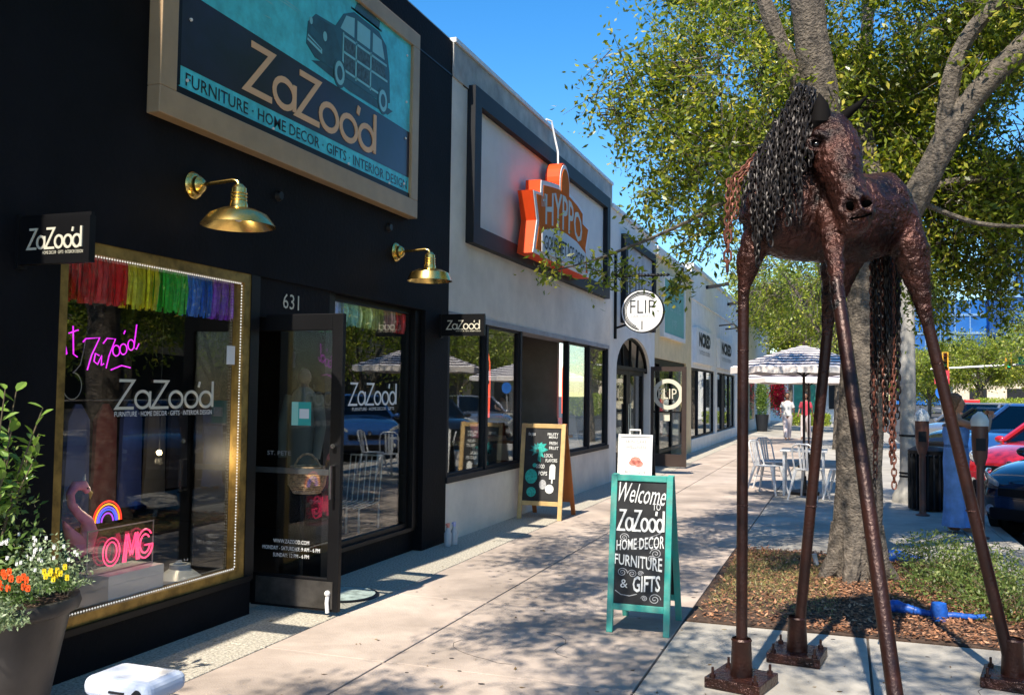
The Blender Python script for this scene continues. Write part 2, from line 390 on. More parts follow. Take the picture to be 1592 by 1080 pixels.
wall(-4.45, -4.06, 6.86, 8.60, .21, .245, M_blackp, b1, 'sill')
wall(-4.45, -4.0, 8.60, 9.18, 0, 2.42, M_black, b1, 'pilaster')
wall(-4.45, -4.05, 6.76, 6.90, 0, 2.42, M_blackp, b1, 'jamb')
wall(-4.45, -4.05, 8.47, 8.60, .245, 2.42, M_blackp, b1, 'jamb')
wall(-4.12, -4.02, 5.76, 6.76, 2.13, 2.42, M_black, b1, 'transom')
txt('house_number', '631', FX(-4.02), 6.07, 2.215, .22, .115, M_cream, b1, d=.006)
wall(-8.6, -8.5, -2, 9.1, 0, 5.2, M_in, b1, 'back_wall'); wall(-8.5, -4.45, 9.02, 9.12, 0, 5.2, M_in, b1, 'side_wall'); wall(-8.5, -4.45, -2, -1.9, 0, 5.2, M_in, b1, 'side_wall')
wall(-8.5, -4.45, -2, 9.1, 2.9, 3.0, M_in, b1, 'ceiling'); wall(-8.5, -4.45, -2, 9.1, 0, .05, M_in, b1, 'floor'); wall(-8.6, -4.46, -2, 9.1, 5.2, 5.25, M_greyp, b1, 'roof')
wall(-4.45, -4.1, 5.76, 6.76, 0, .04, M_pave2, b1, 'threshold')
# first window with gold frame
w1 = box('window', -4.075, -4.068, 3.99, 5.585, .33, 2.36, M_glass, b1)
f = B(); f.box(-4.1, -4.01, 3.93, 5.655, .275, .335).box(-4.1, -4.01, 3.93, 5.655, 2.352, 2.42).box(-4.1, -4.01, 5.58, 5.655, .335, 2.352).box(-4.1, -4.01, 3.92, 3.985, .335, 2.352)
f.build('frame', M_goldf, w1)
lb = B()
def beads(p, q, n):
    for i in range(n):
        c = Vector(p).lerp(Vector(q), (i+.5)/n); r = .0075
        lb.add([c+Vector(v)*r for v in ((1,0,0),(-1,0,0),(0,1,0),(0,-1,0),(0,0,1),(0,0,-1))], [(0,2,4),(2,1,4),(1,3,4),(3,0,4),(2,0,5),(1,2,5),(3,1,5),(0,3,5)])
beads((-4.03, 4.0, 2.345), (-4.03, 5.57, 2.345), 75); beads((-4.03, 5.573, 2.34), (-4.03, 5.573, .345), 95); beads((-4.03, 4.0, .343), (-4.03, 5.57, .343), 75)
stuff(lb.build('bead_lights', mat('bead_bulbs', (.8, .78, .7), .3, emit=(1, .95, .85), estr=.35), w1))
logo('window_lettering', FX(-4.066), 4.43, 1.475, .90, .165, M_cream, w1, sw=.105, d=.002)
txt('window_lettering', 'FURNITURE · HOME DECOR · GIFTS · INTERIOR DESIGN', FX(-4.066), 4.42, 1.425, .90, .03, M_wht, w1)
box('notice', -4.066, -4.063, 5.47, 5.56, 1.77, 1.90, M_white, w1)
txt('window_lettering', 'OPEN · 9 - 6', FX(-4.066), 5.0, .47, .12, .018, M_wht, w1)
# second window
w2 = box('window', -4.135, -4.128, 6.9, 8.47, .245, 2.40, M_glass2, b1)
logo('window_lettering', FX(-4.126), 7.30, 1.47, .92, .19, M_wht, w2, sw=.1, d=.002)
txt('window_lettering', 'FURNITURE · HOME DECOR · GIFTS', FX(-4.126), 7.36, 1.415, .82, .03, M_wht, w2)
B().ribbon([(6.92, .265), (8.45, .265), (8.45, 2.39), (6.92, 2.39)], .05, FX(-4.14), 0, .04, True).build('frame', M_blackp, w2)
# open door leaf, perpendicular to the facade
dl = B(); yd = 5.90
dl.box(-4.23, -4.13, yd-.022, yd+.022, .03, 2.15).box(-3.47, -3.38, yd-.022, yd+.022, .03, 2.15).box(-4.13, -3.47, yd-.022, yd+.022, 2.03, 2.15).box(-4.13, -3.47, yd-.022, yd+.022, .03, .26)
door = dl.build('door', M_blackm, b1, bevel=.004)
box('door_glass', -4.13, -3.47, yd-.004, yd+.004, .26, 2.03, M_glass, door)
box('kick_plate', -4.06, -3.42, yd-.028, yd-.0222, .05, .24, mat('brushed_plate', (.12, .11, .10), .45, metal=.6, var=.3), door)
h = B().tube([(-3.43, yd-.022, 1.06), (-3.43, yd-.075, 1.06), (-3.43, yd-.075, .83), (-3.43, yd-.022, .83)], .011, 8).tube([(-3.425, yd+.022, 1.06), (-3.425, yd+.075, 1.06), (-3.425, yd+.075, .83), (-3.425, yd+.022, .83)], .011, 8)
h.build('handle', mat('steel', (.6, .6, .6), .25, metal=1), door, smooth=True)
B().lathe([(.0, -.03), (.017, -.03), (.017, 0)], (-3.43, yd-.022, 1.2), 14, 'Y').build('lock', MATS['steel'], door)
box('push_bar', -4.13, -3.47, yd+.03, yd+.05, .985, 1.025, mat('alu_bar', (.38, .38, .38), .35, metal=.8), door)
txt('door_lettering', 'WWW.ZAZOOD.COM', FY(yd-.005), -3.93, .485, .30, .028, M_wht, door)
txt('door_lettering', 'MONDAY - SATURDAY: 9 AM - 6 PM', FY(yd-.005), -4.02, .435, .48, .028, M_wht, door)
txt('door_lettering', 'SUNDAY: 12 PM - 6 PM', FY(yd-.005), -3.93, .385, .30, .028, M_wht, door)
txt('door_lettering', 'ST. PETE', FY(yd-.005), -4.0, 1.12, .2, .03, mat('dull_lettering', (.3, .3, .3), .6), door)
box('door_decal', -3.80, -3.64, yd-.0075, yd-.0045, 1.34, 1.51, mat('teal_decal', (.05, .42, .36), .5, var=.02), door)
box('door_decal', -3.80, -3.745, yd-.009, yd-.0078, 1.34, 1.51, mat('mint_decal', (.35, .7, .58), .5, var=.02), door)
box('decal_band', -3.735, -3.655, yd-.009, yd-.0078, 1.39, 1.46, M_wht, door)
B().tube([(-3.455, yd-.03, .15), (-3.45, yd-.05, .10), (-3.44, yd-.055, .03)], .014, 8).ball((-3.455, yd-.035, .16), .022, 6).build('door_stop', M_white, door, smooth=True)

# framed billboard
sg = thing('framed_shop_sign', 'large bronze framed teal and navy sign reading ZaZood, furniture, home decor', 'sign', (-4, 6.3, 3.2))
FR = B(); Y0, Y1, Z0, Z1 = 4.53, 8.16, 3.27, 5.08
for a in ((Y0, Y1, Z0, Z0+.17), (Y0, Y1, Z1-.15, Z1), (Y0, Y0+.15, Z0+.17, Z1-.15), (Y1-.15, Y1, Z0+.17, Z1-.15)): FR.box(-4.0, -3.90, *a)
FR.build('frame', M_bronze, sg, bevel=.006)
FI = B(); FI.box(-3.99, -3.92, Y0+.15, Y1-.15, Z0+.17, Z0+.22).box(-3.99, -3.92, Y0+.15, Y0+.20, Z0+.23, Z1-.15).build('inner_frame', M_blackp, sg)
pY0, pY1, pZ0, pZ1 = Y0+.20, Y1-.15, Z0+.22, Z1-.15
pn = B().box(-3.99, -3.93, pY0, pY1, pZ0, pZ1).build('print_panel', M_teal, sg)
B().prism([(pY0, 3.63), (pY1, 3.64), (pY1, 4.08), (pY0, 4.12)], FX(-3.93), 0, .002).build('navy_band', M_navy, pn)
logo('brand_lettering', FX(-3.928), 5.42, 3.70, 1.90, .33, M_tan, pn, sw=.14, d=.004)
txt('tagline_lettering', 'FURNITURE · HOME DECOR · GIFTS · INTERIOR DESIGN', FX(-3.93), pY0+.06, 3.515, pY1-pY0-.1, .085, M_navy, pn, bold=.004, d=.003)
# generic vintage wooden station wagon printed on the panel
def flat(poly, m, d, name='print_art'): return B().prism(poly, FX(-3.93), 0, d).build(name, m, pn)
cx, cz = 6.35, 4.12
def cp(L): return [(cx+u*1.0, cz+v*1.0) for u, v in L]
M_ct = mat('print_dark_teal', (.02, .09, .11), .4, var=.2, scale=8); M_cl = mat('print_pale_teal', (.25, .62, .66), .4, var=.05); M_cm = mat('print_mid_teal', (.02, .11, .14), .4, var=.1, scale=10)
flat(cp([(-.1, .06), (.5, .0), (1.2, .0), (1.3, .06), (.6, .1), (.1, .12)]), M_ct, .0015)
flat(cp([(-.18, .17), (-.16, .35), (-.05, .45), (.25, .47), (.38, .62), (.55, .7), (1.0, .7), (1.15, .62), (1.22, .4), (1.24, .12), (1.1, .08), (.3, .1), (-.05, .1)]), M_cm, .003)
flat(cp([(-.18, .17), (-.16, .34), (-.05, .43), (.22, .45), (.34, .3), (.3, .12), (-.05, .1)]), M_ct, .0038)
for L in ([(.33, .48), (.42, .62), (.56, .65), (.56, .48)], [(.61, .48), (.61, .65), (.84, .65), (.84, .48)], [(.89, .48), (.89, .65), (1.05, .64), (1.12, .48)]): flat(cp(L), M_cl, .004)
for L in ([(.38, .14), (.38, .46)], [(.6, .12), (.6, .46)], [(.86, .12), (.86, .46)], [(.38, .44), (1.16, .44)], [(.38, .30), (1.18, .30)], [(.38, .15), (1.05, .14)]):
    B().ribbon(cp(L), .02, FX(-3.93), 0, .0048).build('print_art', M_cl, pn)
for u in (.33, 1.1):
    flat(cp(ring(u, .1, .1, .125, 18)), M_ct, .0055); flat(cp(ring(u, .1, .078, .1, 18)), M_cl, .006); flat(cp(ring(u, .1, .045, .06, 18)), M_ct, .0066)
flat(cp([(-.17, .2), (.05, .16), (.05, .2), (-.16, .25)]), M_cl, .0045); flat(cp([(-.15, .27), (.0, .23), (.02, .3), (-.12, .34)]), M_cm, .0046)
flat(cp(ring(.09, .32, .03, .04, 12)), M_cl, .005); flat(cp(ring(-.12, .37, .022, .03, 12)), M_cl, .005)
for q in ((.5, 1.02), (.52, 1.05)): flat(cp([(q[0], .715), (q[1], .715), (q[1], .73), (q[0], .73)]), M_ct, .0042)
flat(cp([(.56, .73), (1.0, .73), (1.02, .80), (.60, .80)]), M_ct, .004); flat(cp([(.62, .80), (.95, .80), (.9, .84), (.66, .84)]), M_cm, .0041)
flat(cp([(-.165, .22), (.03, .185), (.03, .195), (-.16, .235)]), M_ct, .0048)
flat(cp([(.40, .17), (.58, .16), (.58, .28), (.40, .29)]), mat('print_wood', (.05, .10, .10), .4, var=.4, scale=30), .0042); flat(cp([(.62, .15), (.84, .15), (.84, .28), (.62, .28)]), MATS['print_wood'], .0042)
flat(cp([(.40, .32), (.58, .32), (.58, .42), (.40, .42)]), MATS['print_wood'], .0042); flat(cp([(.62, .32), (.84, .32), (.84, .42), (.62, .42)]), MATS['print_wood'], .0042); flat(cp([(.88, .32), (1.15, .32), (1.12, .42), (.88, .42)]), MATS['print_wood'], .0042)
for k in range(26):
    yy = random.uniform(pY0+.2, pY1-.4); zz = random.uniform(4.25, pZ1-.05)
    if abs(yy-6.85) < .8 and zz < 4.95: continue
    flat([(yy, zz), (yy+random.uniform(.1, .3), zz+.004), (yy+.1, zz+.012)], M_cl, .001)
bt = B()
for (y, z) in ((4.82, 3.95), (4.80, 3.55), (5.75, 3.5), (6.85, 3.5), (7.6, 3.5), (7.9, 3.56), (7.92, 4.0), (7.92, 4.35), (7.92, 4.8)): bt.lathe([(0, .012), (.010, .01), (.012, 0)], (-3.926, y, z), 8, 'X')
bt.build('screw', M_wht, sg)

# brass gooseneck lamps
def wall_lamp(y, z, label, r=.235):
    t = thing('wall_lamp', label, 'lamp', (-4.0, y, z), 'brass lamps on the black wall')
    B().lathe([(0, .0), (.088, 0), (.09, .012), (.075, .03), (.06, .034), (.058, .06), (.035, .085), (.0, .095)], (-4.0, y, z), 28, 'X').build('wall_plate', M_brass, t, smooth=True, fix=True)
    B().tube([(-3.93, y, z), (-3.69, y, z+.015), (-3.655, y, z+.005), (-3.64, y, z-.03)], .0125, 10).build('arm', M_brass, t, smooth=True)
    sh = B().lathe([(.022, -.005), (.045, -.03), (.05, -.12), (.056, -.135), (.056, -.16), (.11, -.168), (.18, -.2), (r-.01, -.26), (r, -.275), (r-.006, -.275), (.17, -.215), (.10, -.18), (.0, -.172)], (-3.64, y, z-.01), 40).build('shade', M_brass, t, smooth=True)
    for k in range(3): B().lathe([(.051, -.06-.022*k), (.055, -.065-.022*k), (.051, -.07-.022*k)], (-3.64, y, z-.01), 24).build('collar_ring', M_brass, sh, smooth=True)
    B().ball((-3.64, y, z-.225), .032, 6).build('bulb', M_white, t, smooth=True)
wall_lamp(4.98, 2.92, 'nearer brass wall lamp, under the left part of the framed sign')
wall_lamp(7.90, 2.91, 'farther brass wall lamp, beside the grey building corner', .215)

# blade signs
def blade(y, x1, z0, z1, label):
    t = thing('projecting_sign', label, 'sign', (-4, y, z0), 'small black projecting signs')
    p = box('sign_panel', -3.98, x1, y-.02, y+.02, z0, z1, M_blackp, t)
    wd = x1+3.98
    logo('brand_lettering', FY(y-.02), -3.98+wd*.12, z0+(z1-z0)*.33, wd*.78, (z1-z0)*.42, M_cream, p, sw=.12, d=.003)
    txt('tagline_lettering', 'HOME DECOR · GIFTS · INTERIOR DESIGN', FY(y-.02), -3.98+wd*.34, z0+(z1-z0)*.2, wd*.58, (z1-z0)*.07, M_cream, p)
    B().box(-4.0, -3.98, y-.03, y+.03, z0-.02, z1+.02).box(-3.98, x1, y-.012, y+.012, z1, z1+.018).build('bracket', M_blackm, t)
blade(3.65, -3.53, 2.22, 2.455, 'black projecting sign over the first window, left edge of the shop front')
blade(8.98, -3.50, 2.18, 2.39, 'black projecting sign at the far end of the black shop')

# rainbow fringe garlands
def fringe(y0, y1, z1, ln, cols, label, x=-4.22):
    t = thing('fringe_garland', label, 'garland', (x, y0, z1))
    wd = (y1-y0)/len(cols)
    for i, (c, nm) in enumerate(cols):
        b = B(); n = 70
        for k in range(n):
            yy = y0+wd*(i+(k+.5)/n); l = ln*random.uniform(.88, 1.08); xx = x+random.uniform(-.03, .03); tw = random.uniform(-.012, .012)
            b.add([(xx, yy-.010, z1), (xx+.004, yy+.010, z1), (xx+.01+tw, yy+.008+tw, z1-l*.5), (xx+.006-tw, yy-.008+tw, z1-l*.5), (xx+tw, yy+.008, z1-l), (xx-tw, yy-.007, z1-l)], [(0,1,2,3),(3,2,4,5)])
        b.build('fringe', mat('fringe_'+nm, c, .35, var=.15, scale=30, isl=.3), t)
RB = [((.8, .01, .01), 'red'), ((.95, .012, .012), 'scarlet'), ((.95, .85, .02), 'yellow'), ((.02, .62, .05), 'green'), ((.01, .2, .9), 'blue'), ((.32, .04, .75), 'violet')]
fringe(3.99, 5.62, 2.40, .30, RB, 'rainbow fringe garland across the top of the gold framed window', -4.13)
fringe(6.98, 8.46, 2.40, .22, [((.3, .5, 1), 'sky'), ((.35, .8, .8), 'aqua'), ((.8, .95, .4), 'lime'), ((1, .95, .4), 'lemon'), ((1, .5, .45), 'coral'), ((.95, .02, .02), 'ruby')], 'pastel fringe garland ending in red in the second window', -4.17)

# wall clutter: small black camera, vent and patches
cvt = thing('wall_vent', 'small black round vent on the black wall below the framed sign', 'vent', (-4, 5.9, 2.98))
B().lathe([(0, .03), (.03, .03), (.045, .0)], (-4.0, 5.95, 3.05), 14, 'X').build('vent_cap', M_blackp, cvt, fix=True)
cv2 = thing('wall_vent', 'small black round vent under the right end of the framed sign', 'vent', (-4, 7.9, 2.98))
B().lathe([(0, .03), (.03, .03), (.045, .0)], (-4.0, 7.75, 3.12), 14, 'X').build('vent_cap', M_blackp, cv2, fix=True)
ib = thing('ceiling_spotlight', 'small lit warm spotlight bulb inside the first window', 'lamp', (-4.5, 5.33, 1.15))
B().ball((-4.5, 5.33, 1.15), .018, 6).build('bulb', mat('lit_bulb', (1, .8, .5), .4, emit=(1, .75, .4), estr=9), ib)
B().tube([(-4.5, 5.33, 1.17), (-4.5, 5.33, 2.9)], .004, 6).build('cord', M_blackp, ib)
ll = bpy.data.lights.new('bulb_light', 'POINT'); ll.energy = 9; ll.color = (1, .78, .5); ll.shadow_soft_size = .03; lo_ = bpy.data.objects.new('bulb_light', ll); COL.objects.link(lo_); lo_.parent = ib; lo_.location = (.04, -.03, -.05)
# neon signs and window display
def neon(name, c, s=3.): return mat(name, c, .4, emit=c, estr=s)
NP = neon('neon_magenta', (.75, .02, .8), .9)
nz = thing('neon_script_sign', 'magenta neon script sign hanging in the gold framed window', 'neon sign', (-4.4, 4.45, 1.6))
def nst(pts): return [FX(-4.25)(4.27+p[0]*.50, 1.70+p[1]*.30, 0) for p in pts]
nb = B()
for S in ([(.0, .85), (.02, .3), (.08, .25)], [(-.06, .7), (.08, .78)], [(-.12, .55), (-.08, .3), (-.14, .25)],
          [(.16, .55), (.2, .62), (.42, .66), (.3, .3), (.24, .0)], [(.42, .3), (.36, .34), (.34, .18), (.4, .12), (.46, .3), (.46, .1), (.5, .14)],
          [(.48, .55), (.54, .66), (.68, .66), (.58, .3), (.54, .05)], ring(.70, .42, .06, .11, 14, 60, 430), ring(.82, .46, .06, .11, 14, 60, 430), [(.84, .85), (.82, .78)], ring(.95, .56, .055, .11, 14, 60, 430), [(1.04, 1.0), (1.0, .5), (1.05, .48), (1.09, .6)], [(.62, .02), (.8, .12), (.95, .08)]):
    nb.tube(nst(S), .004, 6)
nb.build('neon_tube', NP, nz)
B().tube(nst([(.2, .62), (.17, .35), (.13, .1), (.06, -.02), (.02, -.06)]+ring(.02, -.32, .14, .26, 18, 90, -200)), .003, 5).build('cable', M_greyp, nz)
fl = thing('flamingo_figure', 'pink plastic flamingo figure with white horn behind the first window', 'flamingo', (-4.35, 4.35, .55))
M_pink = mat('flamingo_pink', (1, .30, .50), .45, var=.05)
fb = [(4.50, .50), (4.64, .55), (4.70, .66), (4.66, .76), (4.55, .84), (4.46, .93), (4.44, 1.02), (4.50, 1.09), (4.60, 1.09), (4.66, 1.03)]
B().tube([(-4.32, y-.12, z) for y, z in [(4.52+(a-4.5)*.62, .62+(b__-.5)*.66) for a, b__ in fb]], [.055, .06, .05, .036, .028, .025, .025, .03, .03, .02], 14).build('body', M_pink, fl, smooth=True)
B().loft([((-4.32, 4.32, .80), (.01, 0, 0), (0, 0, .015)), ((-4.32, 4.36, .73), (.04, 0, 0), (0, 0, .05)), ((-4.32, 4.44, .67), (.05, 0, 0), (0, 0, .05))], 12).build('wing', M_pink, fl, smooth=True)
B().tube([(-4.32, 4.495, .975), (-4.32, 4.525, .955), (-4.32, 4.52, .92)], [.018, .013, .003], 8).build('beak', mat('beak_yellow', (.7, .45, .05), .4), fl, smooth=True)
B().tube([(-4.32, 4.46, 1.02), (-4.32, 4.475, 1.075)], [.014, .002], 8).build('horn', M_white, fl)
B().ball((-4.292, 4.47, .99), .006, 5).build('eye', M_blackp, fl)
rn = thing('neon_rainbow', 'small neon rainbow beside the pink flamingo', 'neon sign', (-4.4, 4.85, .66))
for r, c, nm in ((.17, (.9, .04, .02), 'nr'), (.145, (.9, .35, .02), 'no'), (.12, (.15, .1, .8), 'nbl'), (.10, (.05, .1, .7), 'nb2'), (.07, (.35, .05, .6), 'nv')):
    B().tube([FX(-4.35)(u, v, 0) for u, v in ring(4.70, .76, r*.7, r*.75, 16, 0, 180)], .005, 6).build('neon_arc', neon('neon_'+nm, c, 1.1), rn)
pd = thing('display_pedestal', 'white plinth holding the pink neon letters', 'pedestal', (-4.3, 4.9, .05))
box('plinth', -4.40, -4.14, 4.50, 4.98, .05, .47, M_white, pd)
om = thing('neon_letter_box', 'pink neon OMG sign in clear box on the white plinth', 'neon sign', (-4.25, 4.85, .47))
box('clear_box', -4.24, -4.235, 4.42, 4.98, .475, .74, M_glass2, om)
B().ribbon([(4.42, .475), (4.98, .475), (4.98, .74), (4.42, .74)], .008, FX(-4.235), 0, .004, True).build('box_edge', M_greyp, om)
NK = neon('neon_pink', (1, .06, .17), 1.1); ob = B()
for S in (ring(4.58, .60, .07, .085, 16, 0, 360), ring(4.58, .60, .045, .06, 16, 0, 360)): ob.tube([FX(-4.2)(*p, 0) for p in S+[S[0]]], .0045, 6)
for off in (0, .02): ob.tube([FX(-4.2)(4.68+off+a, .52+b_, 0) for a, b_ in ((0, 0), (.02, .17), (.06, .04), (.10, .17), (.12, 0))], .006, 6)
for k in (.07, .045): ob.tube([FX(-4.2)(*p, 0) for p in ring(4.87, .61, k, k*1.3, 14, 40, 340)]+[FX(-4.2)(4.87+k, .60, 0), FX(-4.2)(4.87, .60, 0)], .006, 6)
ob.build('neon_tube', NK, om)
vs = thing('white_vase', 'round white vase on the window floor', 'vase', (-4.35, 5.3, .05))
B().lathe([(.05, .05), (.13, .1), (.17, .2), (.15, .3), (.07, .36), (.07, .39), (.05, .39), (.05, .33)], (-4.32, 5.36, 0), 24).build('vase_body', mat('pale_ceramic', (.6, .66, .68), .3, var=.03), vs, smooth=True)
# pop up shelf and clothes rail inside (dim)
rk = thing('clothes_rail', 'dim clothes rail with blue and red garments behind the first window', 'clothes rail', (-5.4, 6.1, .05))
B().tube([(-5.4, 5.2, .05), (-5.4, 5.2, 1.5), (-5.4, 7.0, 1.5), (-5.4, 7.0, .05)], .015, 8).build('rail', MATS['steel'], rk)
for i, c in enumerate([(.02, .04, .15), (.10, .02, .02), (.03, .05, .18), (.10, .09, .08), (.02, .02, .03)]):
    y = 5.5+i*.28
    B().loft([((-5.4, y, .55+.05*i), (.02, 0, 0), (0, .14, 0)), ((-5.4, y, .95), (.05, 0, 0), (0, .12, 0)), ((-5.4, y, 1.35), (.06, 0, 0), (0, .11, 0)), ((-5.4, y, 1.47), (.02, 0, 0), (0, .03, 0))], 10).build('garment', mat('garment_%d' % i, c, .9), rk, smooth=True)
mq = thing('coat_on_mannequin', 'grey green coat on a mannequin standing in the shop doorway', 'mannequin', (-4.05, 6.45, .05))
cx0, cy0 = -4.05, 6.45
B().loft([((cx0, cy0, .95), (.13, 0, 0), (0, .10, 0)), ((cx0, cy0, 1.2), (.125, 0, 0), (0, .09, 0)), ((cx0, cy0, 1.45), (.14, 0, 0), (0, .09, 0)), ((cx0, cy0, 1.58), (.09, 0, 0), (0, .07, 0)), ((cx0, cy0, 1.62), (.04, 0, 0), (0, .04, 0))], 14).build('coat', mat('coat_cloth', (.10, .115, .095), .9, var=.1), mq, smooth=True)
B().tube([(cx0, cy0, .06), (cx0, cy0, .95)], .02, 8).lathe([(0, .07), (.16, .07), (.16, .05)], (cx0, cy0, 0), 16).build('stand', M_blackm, mq)
for sx in (-1, 1): B().tube([(cx0+sx*.12, cy0, 1.55), (cx0+sx*.17, cy0-.02, 1.32), (cx0+sx*.15, cy0-.05, 1.06)], [.05, .045, .035], 10).build('sleeve', MATS['coat_cloth'], mq, smooth=True)
B().tube([(cx0, cy0, 1.58), (cx0, cy0, 1.68)], .035, 10).build('neck', mat('mannequin_tan', (.12, .07, .045), .6), mq)
B().ball((cx0, cy0, 1.70), .055, 8, (1, 1, 1.25)).build('head', mat('mannequin_tan', (.12, .07, .045), .6), mq, smooth=True)
bk = thing('wicker_basket', 'brown wicker basket hanging by the open shop door', 'basket', (-3.8, 6.12, .83))
bb = B(); prof = [(.10, 0), (.135, .06), (.14, .13), (.125, .2)]
bb.lathe([(0, 0)]+prof, (-3.80, 6.12, .83), 20)
bb.build('basket_core', mat('wicker_dark', (.12, .06, .03), .8), bk)
ww = B()
for j in range(14):
    z = .835+j*.0145; t = j/13; r = np.interp(t, [0, .3, .65, 1], [.10, .135, .14, .125])
    ww.tube([(-3.80+(r+.006*math.sin(k*math.pi+j*math.pi))*math.cos(2*math.pi*k/22), 6.12+(r+.006*math.sin(k*math.pi/1+j))*math.sin(2*math.pi*k/22), z) for k in range(23)], .0075, 5, False)
ww.build('wicker_weave', mat('wicker', (.62, .38, .2), .7, var=.3, scale=40), bk, smooth=True)
B().tube([(-3.80+.13*math.cos(a), 6.12, .92+.20*math.sin(a)) for a in [i*math.pi/10 for i in range(11)]], .009, 6).build('handle', MATS['wicker'], bk)
mt = thing('door_mat', 'round grey and white mat lying before the open shop door', 'mat', (-3.68, 6.52, 0))
B().lathe([(.0, .012), (.27, .012), (.285, .0)], (-3.70, 6.52, 0), 40).build('mat_border', M_blackp, mt, fix=True)
B().lathe([(.0, .0145), (.25, .0145), (.25, .01)], (-3.70, 6.52, 0), 40).build('mat_face', mat('mat_mint', (.42, .5, .46), .9, var=.25, scale=12), mt, fix=True)
hs_ = thing('orange_lettered_sign', 'small black sign with orange lettering behind the second window', 'sign', (-4.3, 7.3, .75))
box('sign_board', -4.32, -4.30, 7.1, 7.55, .72, .92, M_blackp, hs_)
txt('sign_lettering', 'holy shit', FX(-4.30), 7.12, .76, .4, .12, neon('orange_letters', (.8, .3, .02), .3), hs_)
ch = thing('wire_chair', 'white wire chair displayed in the second window', 'chair', (-4.7, 8.1, .05))
wc = B()
for k in range(7): wc.tube([(-4.72+.06*k, 8.35, .5), (-4.72+.06*k, 8.42, .95)], .006, 5).tube([(-4.72+.06*k, 7.95, .47), (-4.72+.06*k, 8.35, .5)], .006, 5)
wc.tube([(-4.72, 8.42, .95), (-4.36, 8.42, .95)], .01, 6)
wc.build('wire_shell', M_white, ch)
for a, b_ in ((-4.72, 7.95), (-4.36, 7.95), (-4.72, 8.35), (-4.36, 8.35)): B().tube([(a, b_, .48), (a, b_, .05)], .01, 6).build('leg', M_white, ch)
for i, (x, y, c, lab) in enumerate(((-3.88, 8.98, (.7, .25, .2), 'clear spray bottle with red top at the foot of the black pilaster'), (-3.86, 9.10, (.35, .4, .7), 'clear bottle with blue top beside the red topped one'))):
    t = thing('bottle', lab, 'bottle', (x, y, 0), 'bottles by the black pilaster')
    B().lathe([(0, 0), (.038, .002), (.04, .13), (.02, .17), (.016, .19)], (x, y, 0), 16).build('bottle_body', mat('bottle_plastic', (.5, .52, .55), .2, var=.05), t, smooth=True)
    B().lathe([(.018, .19), (.018, .22), (0, .225)], (x, y, 0), 12).box(x-.012, x+.012, y-.04, y+.02, .215, .235).build('cap', mat('cap_%d' % i, c, .4), t)
# ------------------------------------------------ grey ice pop shop building
b2 = thing('grey_shop_building', 'light grey stucco building with black sign frame and row of black framed windows', 'building', (-4, 12.8, 0))
YA, YB = 9.182, 16.55
wall(-4.35, -4.0, YA, YB, 2.46, 5.02, M_grey, b2); wall(-4.35, -3.985, YA, YB, 5.02, 5.40, M_greyp, b2, 'parapet'); wall(-4.38, -3.96, YA, YB, 5.40, 5.45, M_white, b2, 'coping')
wall(-4.35, -4.0, YA, YB, 0, .62, M_grey, b2, 'bulkhead'); wall(-4.35, -4.0, 16.44, YB, .62, 2.46, M_grey, b2, 'pier')
wall(-4.35, -3.985, YA, 16.44, .62, .685, M_trim, b2, 'sill'); wall(-4.35, -3.99, 11.66, 13.88, .70, .92, M_grey, b2, 'hatch_wall'); wall(-4.5, -3.93, 11.68, 13.86, .92, .96, mat('counter_wood', (.3, .2, .12), .5, var=.2, scale=8), b2, 'counter')
wall(-4.3, -3.99, YA, 16.44, 2.40, 2.462, mat('head_trim', (.32, .33, .36), .6), b2, 'head')
for y in (9.19, 10.36, 11.60, 13.86, 15.12, 16.38):
    box('mullion', -4.10, -4.01, y, y+.065, .685, 2.40, M_trim, b2)
for y0, y1 in ((9.255, 10.36), (10.425, 11.6), (13.925, 15.12), (15.185, 16.38)):
    p = box('window', -4.065, -4.058, y0, y1, .685, 2.40, M_glass2, b2)
    B().ribbon([(y0+.015, .70), (y1-.015, .70), (y1-.015, 2.385), (y0+.015, 2.385)], .03, FX(-4.08), 0, .05, True).build('frame', M_trim, p)
M_inl = mat('pale_interior', (.30, .27, .24), .9, var=.08)
wall(-8.0, -7.9, YA+.02, YB, 0, 3.0, M_inl, b2, 'back_wall'); wall(-7.9, -4.35, 14.4, 14.5, 0, 3.0, M_inl, b2, 'side_wall'); wall(-7.9, -4.36, YA+.02, YB, 2.95, 3.05, M_inl, b2, 'ceiling'); wall(-7.9, -4.36, YA+.02, YB, 0, .05, M_in, b2, 'floor')
wall(-8.0, -4.36, YA+.02, YB, 5.2, 5.25, M_greyp, b2, 'roof')
box('menu_notice', -5.9, -5.88, 12.9, 13.25, 1.5, 2.0, M_white, b2)
# black frame on the upper wall
FB = B(); a0, a1, c0, c1, wd = 9.62, 16.08, 3.27, 5.06, .20
FB.box(-4.0, -3.90, a0, a1, c0, c0+wd).box(-4.0, -3.90, a0, a1, c1-wd, c1).box(-4.0, -3.90, a0, a0+wd, c0+wd, c1-wd).box(-4.0, -3.90, a1-wd, a1, c0+wd, c1-wd).build('sign_frame', M_trim, b2)
box('sign_backing', -4.0, -3.985, a0+wd, a1-wd, c0+wd, c1-wd, mat('smooth_grey', (.74, .71, .66), .75, var=.03), b2)
wall(-4.0, -3.993, YA+.3, a0, 5.01, 5.02, M_trim, b2, 'joint_line')
B().tube([(-3.97, 12.45, 5.47), (-3.9, 12.5, 5.45), (-3.87, 12.55, 5.25), (-3.8, 12.5, 5.0), (-3.78, 12.45, 4.75)], .014, 6).build('conduit', M_white, b2, smooth=True)

